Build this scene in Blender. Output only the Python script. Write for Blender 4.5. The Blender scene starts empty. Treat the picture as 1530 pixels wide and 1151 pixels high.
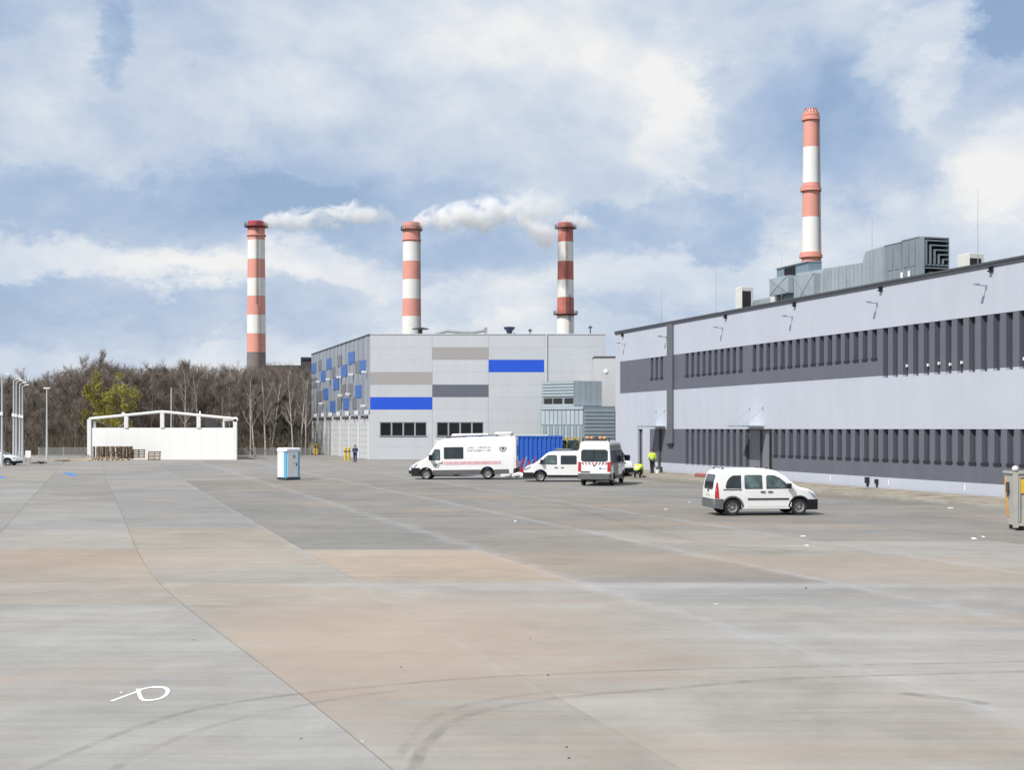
import bpy, bmesh, math, random
from mathutils import Vector, Matrix
S = bpy.context.scene
COL = S.collection
R = math.radians
rnd = random.Random(7)

# ---------------------------------------------------------------- camera, light, exposure
CAMZ, F, W_, HZ = 3.4, 2000.0, 1530.0, 641.0
cam = bpy.data.cameras.new('camera'); camo = bpy.data.objects.new('camera', cam); COL.objects.link(camo)
camo.location = (0, 0, CAMZ); camo.rotation_euler = (R(90), 0, 0)
cam.sensor_width = 36; cam.lens = 36*F/W_; cam.shift_y = (HZ-575.5)/W_
cam.clip_start = .1; cam.clip_end = 6000
S.camera = camo
S.view_settings.view_transform = 'Standard'; S.view_settings.look = 'None'
S.view_settings.gamma = 1; S.view_settings.use_curve_mapping = False
S.view_settings.exposure = 0.0
S.render.engine = 'CYCLES'
S.cycles.use_denoising = True
S.cycles.max_bounces = 10; S.cycles.diffuse_bounces = 4; S.cycles.glossy_bounces = 4; S.cycles.transparent_max_bounces = 12; S.cycles.volume_bounces = 10
S.cycles.volume_step_rate = 1.0; S.cycles.volume_max_steps = 128

SUN_EL, SUN_AZ = 48, 46                      # azimuth: degrees left of straight behind the camera
sdir = Vector((-math.sin(R(SUN_AZ))*math.cos(R(SUN_EL)), -math.cos(R(SUN_AZ))*math.cos(R(SUN_EL)), math.sin(R(SUN_EL))))
sl = bpy.data.lights.new('sun', 'SUN'); sl.energy = 4.6; sl.angle = R(0.53); sl.color = (1, .955, .89)
so = bpy.data.objects.new('sun', sl); COL.objects.link(so); so.rotation_euler = (-sdir).to_track_quat('-Z', 'Y').to_euler()

class NT:
    """small helper to write node trees as expressions"""
    def __init__(s, nt): s.t = nt; s.n = nt.nodes; s.l = nt.links
    def new(s, typ, **kw):
        n = s.n.new(typ)
        for k, v in kw.items(): setattr(n, k, v)
        return n
    def put(s, sock, v):
        if isinstance(v, bpy.types.NodeSocket): s.l.new(v, sock)
        elif v is not None: sock.default_value = v
    def m(s, op, a, b=None, c=None, clamp=False):
        n = s.new('ShaderNodeMath', operation=op, use_clamp=clamp)
        s.put(n.inputs[0], a)
        if b is not None: s.put(n.inputs[1], b)
        if c is not None: s.put(n.inputs[2], c)
        return n.outputs[0]
    def vm(s, op, a, b=None):
        n = s.new('ShaderNodeVectorMath', operation=op); s.put(n.inputs[0], a)
        if b is not None: s.put(n.inputs[1], b)
        return n.outputs[0]
    def sep(s, v):
        n = s.new('ShaderNodeSeparateXYZ'); s.put(n.inputs[0], v); return n.outputs
    def comb(s, x, y, z):
        n = s.new('ShaderNodeCombineXYZ')
        for i, v in enumerate((x, y, z)): s.put(n.inputs[i], v)
        return n.outputs[0]
    def noise(s, vec, scale, detail=4, rough=.55, dist=0.0, col=False):
        n = s.new('ShaderNodeTexNoise'); s.put(n.inputs['Vector'], vec)
        n.inputs['Scale'].default_value = scale; n.inputs['Detail'].default_value = detail
        n.inputs['Roughness'].default_value = rough; n.inputs['Distortion'].default_value = dist
        return n.outputs['Color' if col else 'Fac']
    def ramp(s, f, stops, interp='LINEAR'):
        n = s.new('ShaderNodeValToRGB'); s.put(n.inputs[0], f); e = n.color_ramp.elements
        n.color_ramp.interpolation = interp
        while len(e) < len(stops): e.new(.5)
        for el, (p, c) in zip(e, stops):
            el.position = p; el.color = (c, c, c, 1) if isinstance(c, (int, float)) else (*c, 1)
        return n.outputs[0]
    def mix(s, f, a, b, mode='MIX'):
        n = s.new('ShaderNodeMix', data_type='RGBA', blend_type=mode); s.put(n.inputs[0], f)
        for i, v in ((6, a), (7, b)):
            s.put(n.inputs[i], v if isinstance(v, bpy.types.NodeSocket) else (*v, 1) if len(v) == 3 else v)
        return n.outputs[2]
    def maprange(s, v, a, b, c=0, d=1, smooth=False):
        n = s.new('ShaderNodeMapRange', interpolation_type='SMOOTHSTEP' if smooth else 'LINEAR'); n.clamp = True
        for i, x in enumerate((v, a, b, c, d)): s.put(n.inputs[i], x)
        return n.outputs[0]

def make_world():
    w = bpy.data.worlds.new('World'); S.world = w; w.use_nodes = True
    g = NT(w.node_tree); g.n.clear()
    out = g.new('ShaderNodeOutputWorld'); bg = g.new('ShaderNodeBackground'); g.l.new(bg.outputs[0], out.inputs[0])
    sky = g.new('ShaderNodeTexSky', sky_type='NISHITA'); sky.sun_disc = False
    sky.sun_elevation = R(SUN_EL); sky.sun_rotation = R(180+SUN_AZ); sky.air_density = 1.0; sky.dust_density = 1.2
    STR = 0.1; bg.inputs[1].default_value = STR
    d = g.vm('NORMALIZE', g.new('ShaderNodeTexCoord').outputs['Generated'])
    x, y, z = g.sep(d)
    zz = g.m('ADD', g.m('MAXIMUM', z, 0.0), .16)
    p = g.comb(g.m('DIVIDE', x, zz), g.m('DIVIDE', y, zz), 0.0)
    # warped coordinates for the cloud masses
    wrp = g.noise(g.vm('MULTIPLY', d, (1, 1, 1.6)), 9.0, 9, .66, col=True)
    wx, wy, wz = g.sep(wrp)
    X = g.m('ADD', x, g.m('MULTIPLY', g.m('SUBTRACT', wx, .5), .15))
    Z = g.m('ADD', z, g.m('MULTIPLY', g.m('SUBTRACT', wy, .5), .12))
    fld = g.m('MULTIPLY', g.m('SUBTRACT', g.noise(p, .8, 8, .6, .3), .5), .75)
    fld = g.m('ADD', fld, g.m('MULTIPLY', g.m('SUBTRACT', g.noise(g.vm('MULTIPLY', d, (1, 1, 1.5)), 6.5, 9, .6, .25), .5), 1.9))
    feats = [  # px, py, radius x, radius y, weight : cloud masses in the part of the sky the photograph shows
        (900, 130, 230, 150, .30), (1350, 60, 60, 40, .42), (1370, 130, 40, 36, .34), (1010, 200, 45, 120, .25), (1500, 250, 60, 60, .45),
        (380, 150, 130, 45, .22), (640, 40, 300, 50, .12), (680, 490, 150, 50, .25), (90, 405, 210, 28, .32), (480, 410, 200, 30, .25),
        (370, 385, 60, 20, .1), (1080, 420, 180, 40, .26), (1330, 350, 160, 45, .25), (60, 90, 60, 60, .2),(300, 540, 250, 25, .1),
        (1160, 140, 85, 75, -.34), (1110, 210, 80, 100, -.22), (150, 320, 330, 50, -.42), (150, 55, 30, 60, -.40), (1520, 30, 70, 60, -.7),
        (1000, 335, 190, 40, -.40), (330, 470, 430, 28, -.34), (720, 385, 120, 30, -.34), (60, 520, 150, 30, -.3),
        (990, 460, 150, 25, -.2), (620, 130, 60, 40, -.05), (1300, 240, 80, 60, -.25), (560, 330, 200, 40, -.18)]
    for px, py, rx, ry, wt in feats:
        v = Vector(((px-765)/F, 1, (HZ-py)/F)).normalized()
        a = g.m('MULTIPLY', g.m('SUBTRACT', X, v.x), F/rx); b = g.m('MULTIPLY', g.m('SUBTRACT', Z, v.z), F/ry)
        r2 = g.m('ADD', g.m('MULTIPLY', a, a), g.m('MULTIPLY', b, b))
        fld = g.m('ADD', fld, g.m('MULTIPLY', g.maprange(r2, 2.1, .15, smooth=True), wt*.85))
    f = g.m('ADD', g.m('MULTIPLY', fld, .85), .50, clamp=True)
    k = 1/STR
    c = lambda r, gg, b: (r*k, gg*k, b*k)
    cov = g.ramp(f, [(.0, .55), (.22, .88), (.5, .97), (1, 1)])
    cr = g.new('ShaderNodeValToRGB'); g.put(cr.inputs[0], f); e = cr.color_ramp.elements
    stops = [(0, (.365, .495, .715)), (.26, (.435, .55, .735)), (.5, (.57, .655, .785)), (.76, (.72, .77, .84)), (1, (.89, .89, .885))]
    while len(e) < len(stops): e.new(.5)
    for el, (q, cc) in zip(e, stops): el.position = q; el.color = (*cc, 1)
    cl = g.vm('MULTIPLY', cr.outputs[0], (k, k, k))
    g.put(bg.inputs[0], g.mix(cov, sky.outputs[0], cl))
make_world()

# ---------------------------------------------------------------- projection helpers (pixel of the photograph -> place)
def gy(py): return F*CAMZ/(py-HZ)
def gp(px, py): y = gy(py); return Vector(((px-765)/F*y, y, 0))
def pt(px, py, Y): return Vector(((px-765)/F*Y, Y, CAMZ+(HZ-py)/F*Y))
def wx(px, Y): return (px-765)/F*Y
def wz(py, Y): return CAMZ+(HZ-py)/F*Y
T = Vector((-.2974, .9548, 0)); NO = Vector((-.9548, -.2974, 0)); WALLROT = math.atan2(.9548, -.2974)
def lane(c, s, z=0): return Vector((c-.2974*s, .9548*s, z))

# ---------------------------------------------------------------- materials
MATS = {}
def mat(name, col, rough=.6, metal=0.0, var=.12, scale=3.0, bump=0.0, bscale=30, spec=.5, dirt=0.0, coat=0.0, trans=0.0, stretch=None, spread=.0, streak=0.0):
    if name in MATS: return MATS[name]
    m = bpy.data.materials.new(name); m.use_nodes = True; MATS[name] = m
    g = NT(m.node_tree); bs = g.n['Principled BSDF']
    tc = g.new('ShaderNodeTexCoord').outputs['Object']
    if stretch: tc = g.vm('MULTIPLY', tc, stretch)
    n1 = g.noise(tc, scale, 5, .6)
    c0 = tuple(max(0, v*(1-var)) for v in col); c1 = tuple(min(1, v*(1+var)) for v in col)
    c = g.mix(g.maprange(n1, .3, .7), c0, c1)
    if dirt:
        n2 = g.noise(tc, scale*.35, 6, .65, .4)
        c = g.mix(g.m('MULTIPLY', g.maprange(n2, .5, .75), dirt), c, (.17, .15, .125))
    if streak:      # faint vertical rain marks
        n3 = g.noise(g.vm('MULTIPLY', tc, (1.1, 1.1, .045)), 1.6, 6, .7)
        k = g.m('SUBTRACT', 1.0, g.m('MULTIPLY', g.maprange(n3, .45, .75), streak)); c = g.vm('MULTIPLY', c, g.comb(k, k, g.m('SUBTRACT', k, -.0)))
    if spread:
        oi = g.new('ShaderNodeObjectInfo').outputs['Random']
        sc = g.m('ADD', g.m('MULTIPLY', oi, 2*spread), 1-spread)
        c = g.vm('MULTIPLY', c, g.comb(sc, sc, sc))
    g.put(bs.inputs['Base Color'], c)
    bs.inputs['Roughness'].default_value = rough; bs.inputs['Metallic'].default_value = metal
    bs.inputs['Specular IOR Level'].default_value = spec; bs.inputs['Coat Weight'].default_value = coat
    if bump:
        b = g.new('ShaderNodeBump'); b.inputs['Strength'].default_value = bump; b.inputs['Distance'].default_value = .02
        g.put(b.inputs['Height'], g.noise(tc, bscale, 6, .6)); g.put(bs.inputs['Normal'], b.outputs[0])
    return m

# ---------------------------------------------------------------- mesh builder
class MB:
    def __init__(s): s.v = []; s.f = []; s.mi = []; s.cm = 0; s.M = None
    def add(s, vs, fs):
        o = len(s.v); s.v += [(s.M @ Vector(p)) if s.M is not None else Vector(p) for p in vs]
        for f in fs: s.f.append([i+o for i in f]); s.mi.append(s.cm)
        return s
    def box(s, x0, x1, y0, y1, z0, z1):
        x0, x1 = min(x0, x1), max(x0, x1); y0, y1 = min(y0, y1), max(y0, y1); z0, z1 = min(z0, z1), max(z0, z1)
        return s.add([(x0,y0,z0),(x1,y0,z0),(x1,y1,z0),(x0,y1,z0),(x0,y0,z1),(x1,y0,z1),(x1,y1,z1),(x0,y1,z1)],
                     [(0,3,2,1),(4,5,6,7),(0,1,5,4),(1,2,6,5),(2,3,7,6),(3,0,4,7)])
    def bbox(s, x0, x1, y0, y1, z0, z1, b):
        """box with chamfered vertical and top edges"""
        pl = [(x0+b,y0),(x1-b,y0),(x1,y0+b),(x1,y1-b),(x1-b,y1),(x0+b,y1),(x0,y1-b),(x0,y0+b)]
        q = [(x0+2*b,y0+b),(x1-2*b,y0+b),(x1-b,y0+2*b),(x1-b,y1-2*b),(x1-2*b,y1-b),(x0+2*b,y1-b),(x0+b,y1-2*b),(x0+b,y0+2*b)]
        vs = [(a,c,z0) for a,c in pl]+[(a,c,z1-b) for a,c in pl]+[(a,c,z1) for a,c in q]
        fs = [tuple(range(7,-1,-1)), tuple(range(16,24))]
        for r in (0,8):
            fs += [(r+i, r+(i+1)%8, r+8+(i+1)%8, r+8+i) for i in range(8)]
        return s.add(vs, fs)
    def bar(s, p, q, w, h=None, up=(0,0,1)):
        p, q = Vector(p), Vector(q); d = (q-p).normalized(); h = h or w
        up = Vector(up)
        if abs(d.dot(up)) > .98: up = Vector((1,0,0))
        a = d.cross(up).normalized()*w/2; b = a.cross(d).normalized()*h/2
        vs = [p-a-b,p+a-b,p+a+b,p-a+b,q-a-b,q+a-b,q+a+b,q-a+b]
        return s.add(vs, [(0,1,2,3),(7,6,5,4),(0,4,5,1),(1,5,6,2),(2,6,7,3),(3,7,4,0)])
    def tube(s, p, q, r0, r1=None, n=8, caps=True):
        p, q = Vector(p), Vector(q); r1 = r0 if r1 is None else r1
        d = (q-p)
        if d.length < 1e-6: return s
        d.normalize(); up = Vector((0,0,1)) if abs(d.z) < .95 else Vector((1,0,0))
        a = d.cross(up).normalized(); b = d.cross(a).normalized()
        vs = []
        for c, r in ((p, r0), (q, r1)):
            vs += [c+a*math.cos(2*math.pi*i/n)*r-b*math.sin(2*math.pi*i/n)*r for i in range(n)]
        fs = [(i,(i+1)%n,n+(i+1)%n,n+i) for i in range(n)]
        if caps: fs += [tuple(range(n-1,-1,-1)), tuple(range(n,2*n))]
        return s.add(vs, fs)
    def path(s, ps, rs, n=6):
        if isinstance(rs, (int, float)): rs = [rs]*len(ps)
        for i in range(len(ps)-1): s.tube(ps[i], ps[i+1], rs[i], rs[i+1], n)
        return s
    def lathe(s, prof, n=24, c=(0,0,0), axis='z', caps=True):
        vs = []; c = Vector(c)
        for r, z in prof:
            for i in range(n):
                a = 2*math.pi*i/n
                u = (r*math.cos(a), r*math.sin(a), z)
                if axis == 'y': u = (u[0], u[2], -u[1])
                if axis == 'x': u = (u[2], u[0], u[1])
                vs.append(c+Vector(u))
        fs = []
        for k in range(len(prof)-1):
            fs += [(k*n+i, k*n+(i+1)%n, (k+1)*n+(i+1)%n, (k+1)*n+i) for i in range(n)]
        if caps and prof[0][0] > 1e-4: fs.append(tuple(range(n-1,-1,-1)))
        if caps and prof[-1][0] > 1e-4: fs.append(tuple(range((len(prof)-1)*n, len(prof)*n)))
        return s.add(vs, fs)
    def prism(s, poly, a0, a1, fn):
        """poly of 2-d points, swept from a0 to a1; fn(u, v, a) -> point"""
        n = len(poly)
        vs = [fn(u,v,a0) for u,v in poly]+[fn(u,v,a1) for u,v in poly]
        return s.add(vs, [tuple(range(n-1,-1,-1)), tuple(range(n,2*n))]+[(i,(i+1)%n,n+(i+1)%n,n+i) for i in range(n)])
    def mesh(s, name, mats, smooth=None):
        me = bpy.data.meshes.new(name)
        me.from_pydata([tuple(p) for p in s.v], [], s.f)
        for m in (mats if isinstance(mats, (list, tuple)) else [mats]): me.materials.append(m)
        if any(s.mi):
            for p, i in zip(me.polygons, s.mi): p.material_index = i
        bm = bmesh.new(); bm.from_mesh(me); bmesh.ops.recalc_face_normals(bm, faces=bm.faces)
        if smooth is not None:
            for f in bm.faces: f.smooth = True
            for e in bm.edges:
                if len(e.link_faces) == 2 and e.calc_face_angle(0) > R(smooth): e.smooth = False
        bm.to_mesh(me); bm.free()
        return me
    def build(s, name, mats, parent=None, smooth=None, **tags):
        o = bpy.data.objects.new(name, s.mesh(name, mats, smooth)); COL.objects.link(o)
        if parent: o.parent = parent
        for k, v in tags.items():
            if v is not None: o[k] = v
        return o

def obj(name, me, parent=None, loc=None, rz=None, **tags):
    o = bpy.data.objects.new(name, me); COL.objects.link(o)
    if parent: o.parent = parent
    if loc is not None: o.location = loc
    if rz is not None: o.rotation_euler = (0, 0, rz)
    for k, v in tags.items():
        if v is not None: o[k] = v
    return o
def thing(name, label, cat, loc=(0,0,0), rz=0, group=None):
    o = bpy.data.objects.new(name, None); COL.objects.link(o); o.empty_display_size = .3
    o.location = loc; o.rotation_euler = (0,0,rz); o['label'] = label; o['category'] = cat
    if group: o['group'] = group
    return o
def tag(o, label=None, cat=None, group=None, kind=None):
    for k, v in (('label', label), ('category', cat), ('group', group), ('kind', kind)):
        if v: o[k] = v
    return o
def copy_tree(o, parent=None):
    c = o.copy(); COL.objects.link(c)
    if parent: c.parent = parent
    for ch in [k for k in KIDS(o)]: copy_tree(ch, c)
    return c
def KIDS(o): return [k for k in bpy.data.objects if k.parent == o]
def dup(root, loc, rz, label, group=None):
    r = copy_tree(root); r.location = loc; r.rotation_euler = (0,0,rz); r['label'] = label
    if group: r['group'] = group
    return r
# ---------------------------------------------------------------- ground
def concrete():
    m = bpy.data.materials.new('concrete'); m.use_nodes = True
    g = NT(m.node_tree); bs = g.n['Principled BSDF']
    pos = g.new('ShaderNodeNewGeometry').outputs['Position']
    oi = g.new('ShaderNodeObjectInfo')
    base = oi.outputs['Color']
    x, y, z = g.sep(pos)
    p2 = g.comb(x, g.m('MULTIPLY', y, .8), g.m('MULTIPLY', oi.outputs['Random'], 9.0))
    n0 = g.noise(p2, .22, 5, .62, .5)
    n1 = g.noise(pos, 1.1, 8, .68, .3)
    n2 = g.noise(pos, 9.0, 6, .7)
    n4 = g.noise(pos, 70.0, 3, .7)
    # broom-finish streaks across the bay
    st = g.noise(g.comb(g.m('MULTIPLY', x, .16), g.m('MULTIPLY', y, 1.5), 0.0), 1.0, 7, .68, .25)
    v = g.m('ADD', g.m('MULTIPLY', g.m('SUBTRACT', n0, .5), .75), 1.0)
    v = g.m('ADD', v, g.m('MULTIPLY', g.m('SUBTRACT', n1, .5), .42))
    v = g.m('ADD', v, g.m('MULTIPLY', g.m('SUBTRACT', n2, .5), .22))
    v = g.m('ADD', v, g.m('MULTIPLY', g.m('SUBTRACT', n4, .5), .30))
    v = g.m('ADD', v, g.m('MULTIPLY', g.m('SUBTRACT', st, .5), .5))
    st2 = g.noise(g.comb(g.m('MULTIPLY', x, .3), g.m('MULTIPLY', y, 6.0), 5.0), 1.0, 6, .7, .2)
    v = g.m('ADD', v, g.m('MULTIPLY', g.m('SUBTRACT', st2, .5), .34))
    c = g.vm('MULTIPLY', base, g.comb(v, v, v))
    # warm silt washed over parts of the slabs
    w = g.noise(g.comb(g.m('MULTIPLY', x, .35), y, 3.0), .35, 7, .62, .6)
    c = g.mix(g.m('MULTIPLY', g.maprange(w, .48, .70, smooth=True), .42), c, (.35, .265, .195))
    # the tan silt stain in front of the camera, held back by the curved joint, and its lighter neighbour further off
    for x0, y0, rx, ry, k, cut in ((-2.2, 21.5, 5.2, 6.8, .46, True), (1.0, 34.0, 7.0, 4.5, .26, False), (-11.0, 34.5, 7.0, 4.2, .30, False), (-9.5, 16.6, 3.5, 1.0, .25, False), (9.0, 33.0, 5.0, 3.5, .25, False)):
        xx = g.m('DIVIDE', g.m('SUBTRACT', x, x0), rx); yy = g.m('DIVIDE', g.m('SUBTRACT', y, y0), ry)
        rr2 = g.m('SQRT', g.m('ADD', g.m('MULTIPLY', xx, xx), g.m('MULTIPLY', yy, yy)))
        e = g.maprange(g.m('ADD', rr2, g.m('MULTIPLY', g.m('SUBTRACT', st, .5), 1.5)), 1.15, .25, smooth=True)
        if cut: e = g.m('MULTIPLY', e, g.maprange(g.m('SUBTRACT', g.m('ADD', x, g.m('MULTIPLY', y, .3115)), g.maprange(y, 12.4, 31.0, 3.05, 1.33)), -.08, .08))
        c = g.mix(g.m('MULTIPLY', e, k), c, (.42, .305, .215))
    # pale cement milk along the lane joints
    cc = g.m('ADD', x, g.m('MULTIPLY', y, .3115))
    wob = g.m('MULTIPLY', g.m('SUBTRACT', g.noise(pos, .5, 5, .6), .5), .8)
    for c0, wd, k in ((10.75, .28, .34), (16.2, .25, .36), (21.7, .16, .40), (5.75, .10, .15)):
        dd = g.m('DIVIDE', g.m('ABSOLUTE', g.m('SUBTRACT', g.m('ADD', cc, wob), c0)), wd)
        e = g.m('EXPONENT', g.m('MULTIPLY', g.m('MULTIPLY', dd, dd), -1.0))
        c = g.mix(g.m('MULTIPLY', g.m('MULTIPLY', e, k), g.maprange(g.noise(pos, 1.3, 5, .6), .3, .65)), c, (.44, .44, .46))
    # two pale cross streaks
    for y0, x0, x1 in ((29.0, -4, 16), (22.0, 3, 12)):
        dd = g.m('DIVIDE', g.m('SUBTRACT', g.m('ADD', y, g.m('MULTIPLY', wob, .7)), y0), .45)
        e = g.m('EXPONENT', g.m('MULTIPLY', g.m('MULTIPLY', dd, dd), -1.0))
        e = g.m('MULTIPLY', e, g.m('MULTIPLY', g.maprange(x, x0-3, x0+1), g.maprange(x, x1+4, x1)))
        c = g.mix(g.m('MULTIPLY', e, .27), c, (.45, .445, .445))
    # small dark specks and drips
    vo = g.new('ShaderNodeTexVoronoi'); g.put(vo.inputs['Vector'], pos); vo.inputs['Scale'].default_value = 1.7
    sp = g.m('MULTIPLY', g.maprange(vo.outputs['Distance'], .05, .015), g.maprange(g.noise(pos, .6, 2), .55, .62))
    c = g.mix(g.m('MULTIPLY', sp, .6), c, (.1, .09, .08))
    g.put(bs.inputs['Base Color'], c)
    bs.inputs['Roughness'].default_value = .82; bs.inputs['Specular IOR Level'].default_value = .22
    b = g.new('ShaderNodeBump'); b.inputs['Strength'].default_value = .35; b.inputs['Distance'].default_value = .006
    g.put(b.inputs['Height'], g.m('ADD', n4, g.m('MULTIPLY', n2, 1.5))); g.put(bs.inputs['Normal'], b.outputs[0])
    return m
CONC = concrete()
def grassmat():
    m = mat('dry_grass', (.11, .10, .055), .95, var=.4, scale=.25, bump=.5, bscale=3, spec=.1)
    return m
MB().add([(-3000,-600,-.06),(3000,-600,-.06),(3000,5000,-.06),(-3000,5000,-.06)], [(0,1,2,3)]).build('terrain', grassmat(), kind='structure')
apron = MB().add([lane(-75,2,-.03), lane(45,2,-.03), lane(45,185,-.03), lane(-75,185,-.03)], [(0,1,2,3)]).build('concrete_apron', mat('joint_filler', (.20,.195,.185), .9), kind='structure')
A_PTS = [(2, 3.5), (9, 3.28), (12, 3.1), (14, 2.96), (16, 2.80), (18, 2.62), (20, 2.42), (22, 2.21), (24, 2.0), (26, 1.80), (28, 1.62), (30, 1.47), (32.5, 1.33), (36, 1.22), (42, 1.15), (55, 1.08), (90, .77), (185, .4)]
def c_A(s):
    for (s0, c0), (s1, c1) in zip(A_PTS, A_PTS[1:]):
        if s <= s1: return c0+(c1-c0)*(s-s0)/(s1-s0)
    return .4
LB = [-75,-62,-51,-40.6,-35.2,-29.8,-24.4,-19,-13.6,-8.4,-3.1,'A',5.85,10.75,16.2,21.7,27.2,32.7,38.3]
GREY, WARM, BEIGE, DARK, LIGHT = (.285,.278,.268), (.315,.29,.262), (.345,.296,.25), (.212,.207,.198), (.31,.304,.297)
def slab_colour(i, s0, s1):
    mid = (s0+s1)/2; b = LB[i]
    if b == 'A':
        if mid < 27: return (.305,.288,.268)
        if mid < 31.5: return WARM
        if 39 < mid < 47: return (.30,.273,.24)
    if b == 5.85:
        if mid < 31: return (.305,.29,.272)
        if mid < 39.5: return BEIGE
        if mid < 75: return DARK
    if b == -3.1:
        if mid < 27: return LIGHT
        if mid < 31: return WARM
        if mid < 39.6: return (.29,.257,.225)
    if b == 10.75:
        if mid < 26: return (.302,.292,.280)
        if mid < 31: return (.27,.266,.262)
        if mid < 47: return (.235,.222,.205)
        if mid < 80: return DARK
    if b == 16.2:
        if mid < 31: return GREY
        if mid < 47: return (.285,.27,.25)
    if b == -8.4 and mid < 27: return LIGHT
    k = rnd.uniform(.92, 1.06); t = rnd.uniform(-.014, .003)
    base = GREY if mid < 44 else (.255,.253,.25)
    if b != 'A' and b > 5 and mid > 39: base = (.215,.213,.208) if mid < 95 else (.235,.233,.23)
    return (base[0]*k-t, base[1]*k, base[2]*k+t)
BR = [2, 9, 18, 27, 31, 39.4, 47, 56, 66, 78, 92, 108, 128, 152, 185]
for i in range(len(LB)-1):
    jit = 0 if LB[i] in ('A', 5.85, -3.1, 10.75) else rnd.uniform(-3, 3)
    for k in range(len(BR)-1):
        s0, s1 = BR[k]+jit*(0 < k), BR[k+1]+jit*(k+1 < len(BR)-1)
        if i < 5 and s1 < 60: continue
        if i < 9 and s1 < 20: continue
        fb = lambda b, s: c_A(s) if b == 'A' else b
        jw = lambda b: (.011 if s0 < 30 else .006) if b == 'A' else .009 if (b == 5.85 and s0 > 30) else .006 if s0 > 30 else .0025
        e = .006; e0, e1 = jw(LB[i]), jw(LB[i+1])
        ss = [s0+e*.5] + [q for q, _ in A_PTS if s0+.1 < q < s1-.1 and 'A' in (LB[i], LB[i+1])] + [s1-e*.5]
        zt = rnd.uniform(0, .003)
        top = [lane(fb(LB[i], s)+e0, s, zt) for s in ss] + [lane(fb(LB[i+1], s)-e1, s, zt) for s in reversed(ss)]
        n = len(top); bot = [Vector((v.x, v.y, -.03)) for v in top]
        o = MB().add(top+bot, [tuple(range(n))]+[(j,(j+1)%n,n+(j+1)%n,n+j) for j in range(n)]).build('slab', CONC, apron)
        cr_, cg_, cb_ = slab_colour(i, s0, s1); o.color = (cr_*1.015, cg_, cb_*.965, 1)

def alpha_paint(name, col, lo, hi, amt, scale, rough=.8):
    m = bpy.data.materials.new(name); m.use_nodes = True; MATS[name] = m
    g = NT(m.node_tree); bs = g.n['Principled BSDF']; out = g.n['Material Output']
    uv = g.new('ShaderNodeUVMap').outputs[0]; u, v, _ = g.sep(uv)
    pos = g.new('ShaderNodeNewGeometry').outputs['Position']
    bs.inputs['Base Color'].default_value = (*col, 1); bs.inputs['Roughness'].default_value = rough
    edge = g.m('MULTIPLY', g.maprange(v, 0, .3, smooth=True), g.maprange(v, 1, .7, smooth=True))
    endf = g.m('MULTIPLY', g.maprange(u, 0, .12, smooth=True), g.maprange(u, 1, .88, smooth=True))
    a = g.m('MULTIPLY', g.m('MULTIPLY', g.maprange(g.noise(pos, scale, 6, .65), lo, hi), edge), g.m('MULTIPLY', endf, amt))
    tr = g.new('ShaderNodeBsdfTransparent'); mx = g.new('ShaderNodeMixShader')
    g.put(mx.inputs[0], a); g.l.new(tr.outputs[0], mx.inputs[1]); g.l.new(bs.outputs[0], mx.inputs[2]); g.l.new(mx.outputs[0], out.inputs[0])
    return m
def smooth_path(ps, sub=8):
    ps = [Vector(p) for p in ps]; out = []
    for i in range(len(ps)-1):
        p0, p1, p2, p3 = ps[max(0,i-1)], ps[i], ps[i+1], ps[min(len(ps)-1,i+2)]
        for k in range(sub):
            t = k/sub
            out.append(.5*((2*p1)+(p2-p0)*t+(2*p0-5*p1+4*p2-p3)*t*t+(3*p1-p0-3*p2+p3)*t**3))
    return out+[ps[-1]]
def ribbon(name, pts, w, m, parent, z=.006, rise=0.0, wide=0.0, **tags):
    ps = smooth_path(pts)
    vs, n = [], len(ps)
    for i, p in enumerate(ps):
        d = (ps[min(n-1,i+1)]-ps[max(0,i-1)]); d.z = 0; d.normalize(); a = Vector((-d.y, d.x, 0))
        q = w+wide*abs(d.x)**3; zz = z+rise*i/n
        vs += [Vector((p.x,p.y,zz))-a*q/2, Vector((p.x,p.y,zz))+a*q/2]
    me = bpy.data.meshes.new(name)
    me.from_pydata([tuple(v) for v in vs], [], [(2*i,2*i+2,2*i+3,2*i+1) for i in range(n-1)])
    uvl = me.uv_layers.new()
    for pl in me.polygons:
        for li in pl.loop_indices:
            vi = me.loops[li].vertex_index; uvl.data[li].uv = ((vi//2)/(n-1), vi % 2)
    me.materials.append(m)
    return obj(name, me, parent, **tags)
TY = alpha_paint('tyre_rubber_film', (.06,.058,.06), .34, .70, .22, 2.2)
TY2 = alpha_paint('faint_tyre_film', (.06,.058,.06), .38, .72, .17, 2.2)
g_ = lambda *ps: [gp(*p) for p in ps]
ribbon('tyre_mark', g_((-20,1180),(100,1130),(200,1090),(300,1060),(430,1040),(560,1027),(700,1015),(940,1004),(1190,997),(1530,990),(1700,988)), .17, TY, apron)
ribbon('tyre_mark', g_((120,1180),(210,1130),(300,1092),(400,1066),(520,1043),(640,1028)), .17, TY2, apron, z=.008)
ribbon('tyre_mark', g_((600,1190),(618,1151),(640,1110),(700,1070),(830,1045),(1000,1030),(1190,1015),(1530,1005),(1680,1002)), .2, TY, apron, z=.008)
ribbon('tyre_mark', g_((590,1140),(640,1078),(720,1050),(830,1035)), .16, TY2, apron, z=.010)
ribbon('tyre_mark', g_((1340,1036),(1390,1042),(1440,1047),(1480,1055)), .3, TY, apron, z=.0055)
ribbon('tyre_mark', g_((820,748),(1000,800),(1180,830)), .3, TY2, apron, z=.0055)
WP = mat('white_road_paint', (.82,.82,.80), .6, var=.06, scale=8)
loop = [(166,1049),(185,1042),(207,1034),(213,1031),(232,1028),(248,1030),(250,1037),(240,1045),(222,1048),(212,1046),(208,1038),(206,1031)]
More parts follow.
